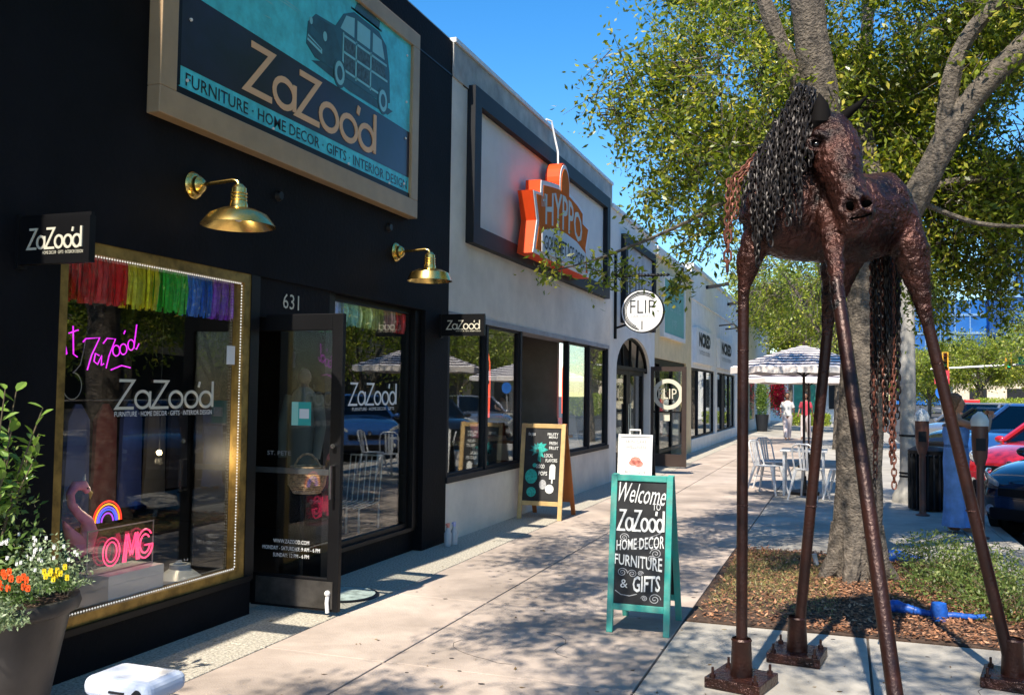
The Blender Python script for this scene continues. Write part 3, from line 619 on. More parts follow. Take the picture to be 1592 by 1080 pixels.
hy = thing('orange_shop_sign', 'orange and white shaped sign reading The Hyppo gourmet ice pops', 'sign', (-4, 12.3, 3.4))
M_or = mat('orange_side', (.80, .075, .012), .55, var=.05, spec=.2); M_or2 = mat('orange_face', (.72, .15, .008), .75, var=.04, spec=.1)
HP = [(10.62, 3.36), (10.80, 3.80), (10.62, 4.16), (10.98, 4.19), (11.0, 4.36), (11.5, 4.42), (11.9, 4.46), (12.6, 4.46), (13.1, 4.41), (13.5, 4.33), (13.5, 4.16), (13.92, 4.12), (13.72, 3.78), (13.92, 3.36)]
def sc_(P, k, cy_=12.27, cz_=3.9): return [(cy_+(y-cy_)*(1-(1-k)*.75), cz_+(z-cz_)*k) for y, z in P]
def HX(x): return lambda u, v, d: (x+d, 11.08+(u-10.62)*.845, v)
hb_ = B().prism(HP, HX(-3.97), .07, .27).build('sign_body', M_or, hy)
B().prism(sc_(HP, .985), HX(-3.70), 0, .01).build('white_border', M_wht, hy); B().prism(sc_(HP, .88), HX(-3.69), 0, .008).build('orange_face', M_or2, hy)
PP = [(12.27+.30*math.cos(t), 4.52+.30*math.sin(t)) for t in [i*math.pi/14 for i in range(15)]]; PP = [(12.57, 4.36)]+PP+[(11.97, 4.36)]
pp = B().prism(PP, HX(-3.97), .07, .275).build('ice_pop_top', M_or, hy)
B().prism([(12.27+(y-12.27)*.92, 4.5+(z-4.5)*.92) for y, z in PP], HX(-3.693), 0, .008).build('pop_border', M_wht, pp)
B().prism([(12.27+(y-12.27)*.74, 4.48+(z-4.48)*.76) for y, z in PP], HX(-3.684), 0, .008).build('pop_face', M_or2, pp)
arch = lambda a, b: (a, b*(.80+.2*math.sin(math.pi*a))+.12*math.sin(math.pi*a))
txt('brand_lettering', 'HYPPO', HX(-3.682), 11.2, 3.80, 2.15, .50, M_cream, hy, bold=.012, warp=arch)
txt('brand_lettering', 'THE', HX(-3.682), 10.98, 4.02, .26, .17, M_cream, hy, bold=.01, rot=.15)
BN = [(11.0, 3.42), (11.0, 3.70), (11.6, 3.80), (12.27, 3.83), (12.95, 3.80), (13.55, 3.70), (13.55, 3.42)]
B().prism(BN, HX(-3.68), 0, .015).build('banner', mat('banner_grey', (.6, .6, .62), .5, var=.02), hy)
txt('banner_lettering', 'GOURMET ICE POPS', HX(-3.664), 11.1, 3.46, 2.35, .21, M_trim, hy, bold=.008, warp=lambda a, b: (a, b*.92+.22*math.sin(math.pi*a)))

# neon ice pops in the windows, fan, people in the hatch
def neon_pop(y, lab):
    t = thing('neon_ice_pop', lab, 'neon sign', (-4.2, y, 1.2), 'neon ice pops in the grey shop windows'); b = B()
    for k in (1, .72):
        P = [(y-.16*k, 1.25), (y-.16*k, 2.0*k+.12*(1-k)*10*.2), (y, 2.0*k+.16), (y+.16*k, 2.0*k), (y+.16*k, 1.25)]
        P = [(y-.14*k, 1.28), (y-.16*k, 1.7), (y-.14*k, 1.98*k+.5*(1-k)), (y-.07*k, 2.1*k+.5*(1-k)), (y+.07*k, 2.1*k+.5*(1-k)), (y+.14*k, 1.98*k+.5*(1-k)), (y+.16*k, 1.7), (y+.14*k, 1.28)]
        b.tube([FX(-4.25)(*p, 0) for p in P+[P[0]]], .009, 6)
    b.tube([FX(-4.25)(y-.03, 1.28, 0), FX(-4.25)(y-.03, 1.02, 0), FX(-4.25)(y+.03, 1.02, 0), FX(-4.25)(y+.03, 1.28, 0)], .008, 6)
    b.build('neon_tube', neon('neon_coral', (.95, .12, .06), 1.0), t)
neon_pop(10.95, 'coral neon ice pop in the window left of the open hatch'); neon_pop(14.5, 'coral neon ice pop in the window right of the open hatch')
fan = thing('ceiling_fan', 'dark ceiling fan seen through the open hatch', 'ceiling fan', (-5.1, 13.2, 2.5))
B().tube([(-5.1, 13.2, 2.95), (-5.1, 13.2, 2.5)], .02, 8).lathe([(0, 2.4), (.09, 2.42), (.1, 2.5), (0, 2.54)], (-5.1, 13.2, 0), 16).build('motor', M_white, fan)
for k in range(4):
    a = k*math.pi/2+.5; B().bar((-5.1+.1*math.cos(a), 13.2+.1*math.sin(a), 2.47), (-5.1+.6*math.cos(a), 13.2+.6*math.sin(a), 2.45), .13, .012).build('blade', M_trim, fan)
for (y, lab) in ((9.9, 'long'),):
    cn = thing('window_counter', 'wooden ledge with display cards behind the first grey shop windows', 'counter', (-4.35, 10.4, 1.0))
    box('ledge', -4.6, -4.2, 9.3, 11.6, .98, 1.03, MATS['counter_wood'], cn)
    for yy in (9.5, 11.3): box('bracket', -4.6, -4.3, yy, yy+.04, .8, .98, M_trim, cn)
for i, (y, x, lab) in enumerate(((10.75, -4.3, 'white menu card leaning in the first grey shop window'), (14.35, -4.25, 'white poster leaning in the window right of the hatch'), (15.6, -4.3, 'tall white poster leaning in the last grey shop window'))):
    t = thing('window_card', lab, 'poster', (x, y, .7), 'cards in the grey shop windows')
    c = B().add([(x, y, .7), (x, y+.45, .7), (x-.08, y+.42, 1.2), (x-.08, y+.03, 1.2)], [(0, 1, 2, 3)]).build('card', M_white, t)
    c.modifiers.new('s', 'SOLIDIFY').thickness = .008
    txt('card_print', 'POPS', lambda u, v, d, x=x: (x-.16*(v-.7)+.004, u, v), y+.08, .85, .28, .1, M_trim, t)

# ------------------------------------------------ arched door building
b3 = thing('arched_door_building', 'narrow pale building with a black arched door and black framed panel above', 'building', (-4, 18.6, 0))
M_pale = mat('pale_grey_plaster', (.78, .75, .68), .85, var=.04, bump=.2); M_beige = mat('beige_plaster', (.74, .58, .33), .85, var=.05, bump=.2)
wall(-4.4, -4.0, 16.552, 17.05, 0, 5.0, M_pale, b3); wall(-4.4, -4.0, 20.25, 20.75, 0, 5.0, M_pale, b3)
ar = [(17.05, 2.05)]+[(18.65-1.6*math.cos(t), 2.05+.68*math.sin(t)) for t in [i*math.pi/16 for i in range(17)]][1:-1]+[(20.25, 2.05)]
B().prism([(17.05, 5.0)]+ar+[(20.25, 5.0)], FX(-4.4), 0, .4).build('arch_wall', M_pale, b3)
wall(-4.45, -3.96, 16.552, 20.75, 5.0, 5.08, M_white, b3, 'coping')
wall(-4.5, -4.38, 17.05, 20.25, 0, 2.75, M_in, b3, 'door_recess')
for y in (17.08, 18.62): 
    d_ = B().box(-4.2, -4.12, y, y+.16, .02, 2.1).box(-4.2, -4.12, y+1.38, y+1.53, .02, 2.1).box(-4.2, -4.12, y+.16, y+1.38, .02, .4).box(-4.2, -4.12, y+.16, y+1.38, 1.98, 2.1).build('door', M_blackm, b3)
    box('door_glass', -4.165, -4.155, y+.16, y+1.38, .4, 1.98, M_glass, d_)
    B().tube([(-4.09, y+(1.45 if y < 18 else .08), .8), (-4.09, y+(1.45 if y < 18 else .08), 1.4)], .015, 8).build('handle', MATS['steel'], d_)
fl_ = [(18.65-1.6*math.cos(t), 2.05+.68*math.sin(t)) for t in [i*math.pi/16 for i in range(17)]]
B().ribbon(fl_, .1, FX(-4.12), 0, .06).ribbon([(17.05, 2.11), (20.25, 2.11)], .07, FX(-4.12), 0, .055).build('fanlight_frame', M_blackm, b3)
B().ribbon([(18.65, 2.1), (18.65, 2.7)], .05, FX(-4.12), 0, .05).ribbon([(18.0, 2.1), (17.9, 2.6)], .04, FX(-4.12), 0, .05).ribbon([(19.3, 2.1), (19.4, 2.6)], .04, FX(-4.12), 0, .05).build('fanlight_bar', M_blackm, b3)
uf = B().box(-4.0, -3.9, 17.35, 17.55, 2.95, 4.65).box(-4.0, -3.9, 20.2, 20.38, 2.95, 4.65).box(-4.0, -3.9, 17.55, 20.2, 4.5, 4.65).build('panel_frame', M_trim, b3)
box('upper_panel', -4.0, -3.96, 17.55, 20.2, 3.0, 4.5, mat('panel_grey', (.45, .45, .46), .6), b3)
for y in (18.5, 18.8, 19.1): box('panel_mark', -3.96, -3.952, y, y+.05, 3.5, 4.2, M_trim, b3)
wall(-6, -4.5, 16.56, 20.7, 4.9, 4.95, M_greyp, b3, 'roof')
# round hanging sign on a twisted bracket
fs = thing('round_hanging_sign', 'round white hanging sign reading FLIP with black concentric arcs', 'sign', (-4, 16.9, 3.1))
fx, fz, fr = -3.47, 3.11, .40; fy = 16.85
B().tube([(-4.0, fy, fz+.66), (-2.98, fy, fz+.66)], .018, 8).build('bracket_arm', M_blackm, fs)
tw = B()
for ph in (0, math.pi): tw.tube([(-4.0+1.02*k/60, fy+.022*math.cos(k*.9+ph), fz+.66+.022*math.sin(k*.9+ph)) for k in range(61)], .011, 5)
tw.build('twisted_bar', M_blackm, fs, smooth=True)
for x in (fx-.24, fx+.24): B().tube([(x, fy, fz+.66), (x, fy, fz+.3)], .012, 6).build('hanger', M_blackm, fs)
B().box(-4.0, -3.96, fy-.04, fy+.04, fz-.5, fz+1.1).build('wall_bar', M_blackm, fs)
B().tube([(-3.96, fy, fz-.3), (-3.8, fy, fz-.25), (-3.75, fy, fz-.2)], .02, 6).build('scroll', M_blackm, fs)
B().lathe([(0, -.05), (fr, -.05), (fr, .05), (0, .05)], (fx, fy, fz), 48, 'Y').build('rim_band', M_blackm, fs, fix=True)
dsc = B().lathe([(0, -.058), (fr*.95, -.058), (fr*.95, -.05)], (fx, fy, fz), 48, 'Y').build('face', M_white, fs, fix=True)
for k, r in enumerate((.86, .80, .74)):
    B().ribbon([(fx+fr*r*math.cos(R(a)), fz+fr*r*math.sin(R(a))) for a in range(45, 265-6*k, 6)], .014 if k else .02, FY(fy-.058), 0, .003).build('arc', M_trim, dsc)
txt('brand_lettering', 'FLIP', FY(fy-.058), fx-.22, fz-.04, .46, .24, M_trim, dsc, bold=-.008)
txt('tagline_lettering', 'HAIR LOUNGE', FY(fy-.058), fx-.2, fz-.115, .42, .035, MATS['dull_lettering'], dsc)
B().ribbon([(fx, fz-.18), (fx, fz-.34)], .02, FY(fy-.058), 0, .003).build('comb_mark', M_trim, dsc)

# ------------------------------------------------ beige building with the teal sign
b4 = thing('beige_shop_building', 'beige building with teal sign and open glass door marked with a ring logo', 'building', (-4, 23.4, 0))
wall(-4.4, -4.0, 20.752, 26.1, 2.42, 4.75, M_beige, b4); wall(-4.45, -3.93, 20.752, 26.1, 4.75, 4.95, M_pale, b4, 'coping'); wall(-4.4, -4.0, 25.2, 26.1, 0, 2.42, M_beige, b4, 'pier')
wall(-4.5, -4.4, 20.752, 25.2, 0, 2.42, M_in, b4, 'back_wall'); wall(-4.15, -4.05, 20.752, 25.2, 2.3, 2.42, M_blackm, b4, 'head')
for y0, y1 in ((21.7, 23.4), (23.45, 25.1)):
    p = box('window', -4.11, -4.10, y0, y1, .3, 2.3, M_glass2, b4); B().ribbon([(y0, .25), (y1, .25), (y1, 2.28), (y0, 2.28)], .08, FX(-4.14), 0, .08, True).build('frame', M_blackm, p)
tp = box('teal_panel', -4.0, -3.93, 21.45, 24.35, 3.02, 4.33, mat('teal_board', (.16, .42, .34), .6, var=.04), b4)
B().ribbon([(21.4, 2.98), (24.4, 2.98), (24.4, 4.37), (21.4, 4.37)], .1, FX(-4.0), 0, .1, True).build('panel_rim', M_pale, b4)
txt('panel_lettering', 'tree of life', FX(-3.93), 22.0, 3.6, 1.8, .35, mat('pale_teal', (.3, .5, .46), .6), tp)
txt('panel_lettering', 'yoga', FX(-3.93), 22.6, 3.2, .7, .22, MATS['pale_teal'], tp)
gd = B(); gy_ = 20.35; gd.box(-4.0, -3.93, gy_-.02, gy_+.02, .03, 2.2).box(-3.32, -3.22, gy_-.02, gy_+.02, .03, 2.2).box(-3.93, -3.32, gy_-.02, gy_+.02, 2.1, 2.2).box(-3.93, -3.32, gy_-.02, gy_+.02, .03, .3)
gdo = gd.build('door', mat('brown_metal', (.045, .03, .025), .4), b4); box('door_glass', -3.93, -3.32, gy_-.004, gy_+.004, .3, 2.1, M_glass2, gdo)
B().ribbon(ring(-3.62, 1.6, .29, .29, 30), .09, FY(gy_-.01), 0, .004, True).build('ring_logo', M_cream, gdo)
txt('logo_lettering', 'FLIP', FY(gy_-.01), -3.83, 1.5, .4, .22, M_cream, gdo); box('notice', -3.8, -3.58, gy_-.012, gy_-.006, 1.02, 1.2, M_cream, gdo)
box('push_bar', -3.93, -3.32, gy_-.05, gy_-.03, 1.2, 1.23, M_blackm, gdo)
wall(-6, -4.5, 20.76, 26, 4.7, 4.75, M_greyp, b4, 'roof')

# ------------------------------------------------ long white building
b5 = thing('white_shop_building', 'long white shop building with dark lettered boxes and corner window bays', 'building', (-4, 34, 0))
M_wb = mat('painted_white_brick', (.82, .80, .75), .8, var=.05, bump=.3, bscale=20)
wall(-4.4, -4.0, 26.102, 38.0, 2.36, 5.18, M_wb, b5); wall(-4.45, -3.94, 26.102, 38.0, 5.18, 5.28, M_white, b5, 'coping'); wall(-4.4, -3.98, 26.102, 38.0, 0, .35, M_wb, b5, 'bulkhead')
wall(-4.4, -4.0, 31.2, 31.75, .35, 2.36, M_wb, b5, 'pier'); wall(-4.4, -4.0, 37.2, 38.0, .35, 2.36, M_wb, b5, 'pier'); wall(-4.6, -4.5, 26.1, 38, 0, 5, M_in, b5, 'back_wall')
wall(-4.4, -3.97, 26.102, 38, 4.28, 4.34, M_white, b5, 'moulding')
for (y0, y1) in ((26.2, 27.7), (27.75, 29.4), (29.45, 31.15), (31.8, 33.4), (34.2, 35.6), (35.65, 37.15)):
    p = box('window', -4.1, -4.09, y0, y1, .35, 2.36, M_glass2, b5); B().ribbon([(y0, .38), (y1, .38), (y1, 2.33), (y0, 2.33)], .06, FX(-4.13), 0, .08, True).build('frame', M_trim, p)
box('door', -4.12, -4.06, 33.5, 34.1, .05, 2.3, M_trim, b5)
for (y0, y1, s) in ((26.4, 30.2, 'NCRED'), (31.6, 36.2, 'NCRED')):
    p = box('sign_box', -4.0, -3.9, y0, y1, 2.5, 3.5, M_white, b5)
    txt('brand_lettering', s, FX(-3.9), y0+.5, 2.98, (y1-y0)*.62, .42, M_trim, p, bold=.06, d=.006)
    txt('tagline_lettering', 'TATTOO STUDIO', FX(-3.9), y0+.5, 2.75, (y1-y0)*.6, .13, MATS['dull_lettering'], p, d=.006)
for y in (32.2, 34.0): 
    B().tube([(-4.0, y, 3.95), (-3.5, y, 4.0), (-3.35, y, 3.85)], .025, 6).lathe([(.03, .05), (.1, -.08)], (-3.35, y, 3.82), 12).build('gooseneck_light', M_trim, b5)
for y in (29.0, 34.6, 37.5): B().bar((-4.0, y, 4.9), (-3.3, y, 5.0), .1, .1).build('roof_bracket', M_trim, b5)
b6 = thing('far_white_building', 'plain white building beyond the lettered white shop', 'building', (-4, 47, 0))
wall(-4.6, -4.02, 38.002, 56, 0, 5.0, M_wb, b6); wall(-4.7, -3.9, 38.002, 56, 5.0, 5.1, M_white, b6, 'coping')
for k in range(4): box('window', -4.015, -4.005, 39.2+k*4, 41.6+k*4, .5, 2.3, M_glass2, b6)
b7 = thing('green_door_building', 'far pale building closing the pavement with green door and red flowers', 'building', (-1.8, 62, 0))
wall(-9, 1.0, 62, 66, 0, 3.6, M_white, b7); wall(-9.1, 1.1, 61.9, 66, 3.6, 3.8, M_pale, b7, 'coping')
box('door', -3.0, -1.7, 61.94, 61.999, 0, 2.7, mat('green_door', (.04, .28, .2), .5), b7); box('column', -1.6, -1.2, 61.7, 61.999, 0, 3.2, M_white, b7); box('window', -.9, .4, 61.95, 61.999, .8, 2.6, M_trim, b7); box('window', -5, -3.6, 61.95, 61.999, .8, 2.6, M_trim, b7)

# right side and far background
M_tg = mat('tower_glass', (.02, .13, .42), .25, metal=.1, var=.2, scale=.08); M_tl = mat('tower_band', (.16, .30, .50), .5)
def tower(x0, x1, y0, y1, h, lab, fl_h=4):
    t = thing('glass_tower', lab, 'building', ((x0+x1)/2, y0, 0)); box('wall', x0, x1, y0, y1, 0, h, M_tg, t)
    for k in range(int(h/fl_h)): box('floor_band', x0-.2, x1+.2, y0-.2, y1+.2, k*fl_h+fl_h-.5, k*fl_h+fl_h, M_tl, t)
    n = int((x1-x0)/3)
    for k in range(1, n): box('mullion', x0+k*3-.1, x0+k*3+.1, y0-.15, y0+.05, 0, h, M_tl, t)
tower(11, 31, 225, 245, 23, 'lower blue glass office block behind the traffic signals')
tower(28.5, 52, 185, 215, 40, 'taller blue glass tower at the right edge beyond the trees', 5)
b8 = thing('cream_building', 'cream low building behind trees beyond the junction', 'building', (13, 105, 0))
box('wall', 10.5, 24, 105, 118, 0, 3.8, mat('cream_wall', (.72, .62, .48), .8), b8); box('roof', 10.2, 24.3, 104.6, 118.4, 3.8, 4.2, M_pale, b8)
for k in range(3): box('window', 12+k*3.4, 13.6+k*3.4, 104.93, 104.99, .8, 2.6, M_trim, b8)
b9 = thing('pink_building', 'pale pinkish building glimpsed behind the concrete lamp post', 'building', (3, 120, 0))
box('wall', -14, 4, 120, 132, 0, 6, mat('pink_wall', (.62, .46, .38), .8), b9); box('roof', -14.2, 4.2, 119.7, 132.3, 6, 6.5, M_pale, b9)
for k in range(5): box('window', -12+k*3.2, -10.4+k*3.2, 119.93, 119.99, 2, 4.2, M_trim, b9)
# other side of the street, seen in the shop windows
b10 = thing('street_block', 'tan two storey block across the street mirrored in the shop windows', 'building', (20, 15, 0))
box('wall', 19, 28, -10, 118, 0, 8, mat('tan_block', (.42, .34, .27), .85, var=.1), b10); box('cornice', 18.8, 28.2, -10.2, 118.2, 8, 8.4, M_pale, b10)
for k in range(22):
    box('window', 18.93, 18.99, -6+k*5.2, -2.5+k*5.2, .8, 3.0, M_trim, b10); box('window', 18.93, 18.99, -5.4+k*5.2, -3.4+k*5.2, 4.6, 6.6, M_trim, b10)
struct(box('opposite_pavement', 13.2, 19, -30, 160, -.3, 0, M_pave2))
# ------------------------------------------------ A frame boards
def board(name, lab, x0, x1, z1, yf, yb, post, M_f, M_f2, M_p, legz=.18, lean=.1):
    """front panel leaning back from y=yf at the ground to yf+lean at the top, rear legs to yb"""
    t = thing(name, lab, 'sandwich board', ((x0+x1)/2, (yf+yb)/2, 0)); yt = yf+lean
    def Y(z): return yf+(yt-yf)*z/z1
    b = B()
    for x in (x0+post/2, x1-post/2): b.bar((x, yf, 0), (x, yt, z1), .03, post, (1, 0, 0))
    b.bar((x0+post, Y(z1-post/2), z1-post/2), (x1-post, Y(z1-post/2), z1-post/2), .03, post, (0, 0, 1)); b.bar((x0+post, Y(legz), legz), (x1-post, Y(legz), legz), .03, post, (0, 0, 1))
    f = b.build('front_frame', M_f, t, bevel=.003)
    p = B().add([(x0+post*.8, Y(legz)-.002, legz), (x1-post*.8, Y(legz)-.002, legz), (x1-post*.8, Y(z1-post*.8)-.002, z1-post*.8), (x0+post*.8, Y(z1-post*.8)-.002, z1-post*.8)], [(0, 1, 2, 3)]).build('chalk_panel', M_p, t)
    p.modifiers.new('s', 'SOLIDIFY').thickness = .008
    def YB(z): return yb+(yt+.02-yb)*z/z1
    b = B()
    for x in (x0+post/2, x1-post/2): b.bar((x, yb, 0), (x, yt+.035, z1), .025, post, (1, 0, 0))
    b.bar((x0+post, YB(legz)+.003, legz), (x1-post, YB(legz)+.003, legz), .025, post, (0, 0, 1)); b.build('rear_frame', M_f2, t)
    q = B().add([(x0+post*.8, YB(legz), legz), (x1-post*.8, YB(legz), legz), (x1-post*.8, YB(z1-post)-.002, z1-post), (x0+post*.8, YB(z1-post)-.002, z1-post)], [(0, 1, 2, 3)]).build('rear_panel', M_f2 if M_f2 != M_f else M_p, t)
    q.modifiers.new('s', 'SOLIDIFY').thickness = .008
    return t, p, (lambda u, v, d: (u, Y(v)-.0035-d, v))
M_chalk = mat('chalkboard', (.018, .018, .02), .7, var=.3, scale=4); M_ck = mat('chalk_white', (.72, .72, .70), .8, var=.08, scale=60); M_ck2 = mat('chalk_grey', (.42, .42, .43), .8, var=.2, scale=60)
M_tw = mat('teal_weathered_wood', (.025, .36, .30), .6, var=.05, scale=9, col2=(.10, .30, .25), bump=.3); 
t, p, fn = board('welcome_board', 'teal framed chalkboard reading Welcome to ZaZood home decor furniture and gifts', -1.515, -1.09, 1.045, 6.22, 6.72, .042, M_tw, M_tw, M_chalk, .17, .13)
u0, wd_ = -1.465, .325
txt('chalk_lettering', 'Welcome', fn, u0, .855, wd_, .13, M_ck, p, bold=.0, shear=.35, rot=-.06, warp=lambda a, b: (a, b))
txt('chalk_lettering', 'TO', fn, u0+.24, .815, .055, .045, M_ck, p)
logo('chalk_brand', fn, u0+.005, .675, wd_-.01, .13, M_ck, p, sw=.11, d=.002)
txt('chalk_lettering', 'HOME DECOR', fn, u0, .545, wd_, .085, M_ck, p, bold=.01, warp=lambda a, b: (a, b*(.8+.2*a)+.35*(a)-.1))
txt('chalk_lettering', 'FURNITURE', fn, u0-.01, .43, wd_, .085, M_ck, p, bold=.015, warp=lambda a, b: (a, b*(.8+.25*a)+.4*(1-a)-.2))
txt('chalk_lettering', 'GIFTS', fn, u0+.12, .27, wd_*.57, .105, M_ck, p, bold=.02, warp=lambda a, b: (a, b+.15*a))
txt('chalk_lettering', '&', fn, u0+.035, .295, .05, .055, M_ck, p)
def swirl(cx, cz, r, sgn=1, turns=2.2, a0=0):
    return [(cx+sgn*r*(1-k/34)*math.cos(a0+turns*2*math.pi*k/34), cz+r*.85*(1-k/34)*math.sin(a0+turns*2*math.pi*k/34)) for k in range(32)]
for (cx_, cz_, r_, s_) in ((u0+.05, .625, .033, 1), (u0+.27, .53, .04, -1), (u0+.24, .495, .025, 1), (u0+.045, .395, .035, 1), (u0+.115, .39, .032, -1), (u0+.17, .395, .02, 1), (u0+.27, .235, .042, 1), (u0+.20, .235, .022, -1)):
    B().ribbon(swirl(cx_, cz_, r_, s_), .0045, fn, 0, .001).build('chalk_swirl', M_ck2, p)
B().ribbon([(u0+.0, .275), (u0+.04, .25), (u0+.1, .245), (u0+.15, .26)], .005, fn, 0, .001).build('chalk_swirl', M_ck2, p)
B().ribbon([(u0+.02, .60), (u0+.14, .60), (u0+.3, .665)], .003, fn, 0, .001).ribbon([(u0+.1, .555), (u0+.3, .60)], .003, fn, 0, .001).build('chalk_line', M_ck2, p)

M_yw = mat('honey_wood', (.60, .40, .17), .5, var=.12, scale=7, bump=.15); M_ow = mat('orange_brown_panel', (.42, .13, .03), .6, var=.1)
t, p, fn = board('flavour_board', 'yellow wood chalkboard with teal pineapple and ice pop flavours', -3.93, -3.34, 1.20, 11.30, 11.95, .055, M_yw, M_ow, M_chalk, .2, .17)
M_tc = mat('teal_chalk', (.03, .42, .36), .8, var=.2, scale=40); M_tc2 = mat('dark_teal_chalk', (.02, .22, .22), .8, var=.2, scale=40)
U = lambda a: -3.875+a*.48; V = lambda b: .26+b*.88
for (s, a, b_, w_, h_) in (('the pops', .08, .88, .2, .06), ('FRUITY', .62, .9, .3, .035), ('MENU', .66, .86, .24, .03), ('FRESH', .68, .77, .22, .04), ('FRUIT', .68, .70, .26, .04), ('LOCAL', .56, .59, .24, .045), ('FLAVORS', .6, .52, .32, .045), ('GOOD', .34, .43, .24, .05), ('POPS', .42, .33, .24, .05)):
    txt('chalk_lettering', s, fn, U(a), V(b_), w_*.48, h_, M_ck, p, bold=.012)
def blob(pts, m, d=.001): B().prism([(U(a), V(b_)) for a, b_ in pts], fn, 0, d).build('chalk_drawing', m, p)
for ang, L, m in ((120, .2, M_tc2), (150, .24, M_tc2), (180, .24, M_tc2), (60, .24, M_tc), (35, .3, M_tc), (5, .3, M_tc), (-40, .25, M_tc), (-70, .3, M_tc), (90, .2, M_tc2), (220, .2, M_tc2)):
    c, s_ = math.cos(R(ang)), math.sin(R(ang)); blob([(.36-.05*s_, .68+.03*c), (.36+L*.5*c-.04*s_, .68+L*.3*s_+.03*c+.02), (.36+L*c, .68+L*.6*s_), (.36+L*.5*c+.04*s_, .68+L*.3*s_-.03*c)], m, .001+.0001*(ang % 7))
blob(ring(.22, .31, .17, .105, 18), M_tc); blob(ring(.24, .09, .13, .07, 16), M_tc); blob(ring(.3, .47, .06, .03, 10), M_tc); blob(ring(.42, .56, .05, .035, 10), M_tc2)
blob(ring(.55, .2, .1, .07, 12), M_ck2); blob(ring(.74, .14, .12, .065, 12), M_ck, .0014); blob([(.72, .28), (.72, .46), (.76, .49), (.84, .49), (.88, .46), (.88, .28)], M_ck); blob([(.78, .22), (.78, .28), (.82, .28), (.82, .22)], M_ck)

M_pl = mat('white_board_plastic', (.78, .78, .77), .4, var=.02)
t, p, fn = board('white_plastic_board', 'white plastic folding board with pink flower print behind the teal chalkboard', -2.84, -2.38, 1.06, 12.15, 12.6, .03, M_pl, M_blackm, M_pl, .2, .12)
for c_, r_ in (((-2.60, .72), .07), ((-2.56, .68), .06), ((-2.64, .69), .05)): B().prism(ring(*c_, r_, r_*.7, 14), fn, .001, .003).build('flower_print', mat('pink_print', (.75, .25, .2), .7, var=.2, scale=30), p)
for k in range(5): txt('print_lettering', ['SKIN CARE', 'WELLNESS', 'BOUTIQUE', 'WALK-INS WELCOME', 'OPEN TODAY'][k], fn, -2.74, (.95, .88, .55, .46, .38)[k], .28, .035, MATS['dull_lettering'], p, d=.003)
B().tube([(-2.69, 12.28, 1.05), (-2.69, 12.28, 1.12), (-2.55, 12.28, 1.12), (-2.55, 12.28, 1.05)], .012, 6).build('handle', M_pl, t)

# ------------------------------------------------ umbrellas, table, chairs
M_fw = mat('umbrella_white', (.85, .78, .74), .8, var=.03); M_fn = mat('umbrella_navy', (.03, .02, .045), .8)
def umbrella(x, y, z0, z1, r, lab, tilt=0):
    t = thing('patio_umbrella', lab, 'umbrella', (x, y, 0), 'striped patio umbrellas'); b = B(); n = 8; rings = 18
    vs = [(x, y, z1)]
    for i in range(1, rings+1):
        f = i/rings; rr = r*f; z = z1+(z0-z1)*(f**1.15)
        for k in range(n*3):
            a = 2*math.pi*k/(n*3)+.2; sag = 1-.06*abs(math.sin(a*4-.8)); s_ = 1/max(abs(math.cos((a-.2) % (2*math.pi/n)-math.pi/n)), .9)*.97
            vs.append((x+rr*s_*math.cos(a), y+rr*s_*math.sin(a), z-.02*f*(1-sag)*10*f))
    m = n*3; fs = [(0, 1+k, 1+(k+1) % m) for k in range(m)]; mi = [1]*m
    for i in range(rings-1):
        for k in range(m): fs.append((1+i*m+k, 1+(i+1)*m+k, 1+(i+1)*m+(k+1) % m, 1+i*m+(k+1) % m)); mi.append((i//1) % 2)
    b.v = vs; b.f = fs; b.m = mi; o = b.build('canopy', [M_fw, M_fn], t); o.modifiers.new('s', 'SOLIDIFY').thickness = .006
    v = B(); L = 1+(rings-1)*m
    for k in range(m):
        a, c = vs[L+k], vs[L+(k+1) % m]; v.add([a, c, (c[0], c[1], c[2]-.09-.02*(k % 2)), (a[0], a[1], a[2]-.09-.02*((k+1) % 2))], [(0, 1, 2, 3)])
    v.build('valance', M_fw, o)
    B().tube([(x, y, .0), (x, y, z1+.06)], .022, 10).build('pole', mat('dark_wood_pole', (.05, .03, .025), .5), t)
    for k in range(n):
        a = 2*math.pi*k/n+.2; B().tube([(x, y, z1-.1), (x+r*.93*math.cos(a), y+r*.93*math.sin(a), z0+.02)], .008, 5).build('rib', M_blackm, t)
        B().tube([(x, y, z0-.15), (x+r*.5*math.cos(a), y+r*.5*math.sin(a), (z0+z1)/2+.02)], .007, 5).build('strut', M_blackm, t)
    B().lathe([(0, 0), (.24, 0), (.24, .05), (.05, .09), (.035, .3), (0, .3)], (x, y, 0), 20).build('base', M_blackm, t)
umbrella(-.62, 16.0, 2.06, 2.43, 1.12, 'nearer striped patio umbrella standing through the white table')
umbrella(-.75, 22.0, 1.98, 2.40, 1.45, 'farther striped patio umbrella behind the white table')
M_cm_ = mat('white_metal', (.72, .73, .75), .35, var=.04, metal=.1)
tb = thing('cafe_table', 'white square metal table under the striped umbrella', 'table', (-.62, 16.0, 0))
box('tabletop', -.98, -.26, 15.64, 16.36, .70, .73, M_cm_, tb, bevel=.006)
for a, b_ in ((-.92, 15.7), (-.32, 15.7), (-.92, 16.3), (-.32, 16.3)): B().bar((a, b_, 0), (a, b_, .70), .035, .035).build('leg', M_cm_, tb)
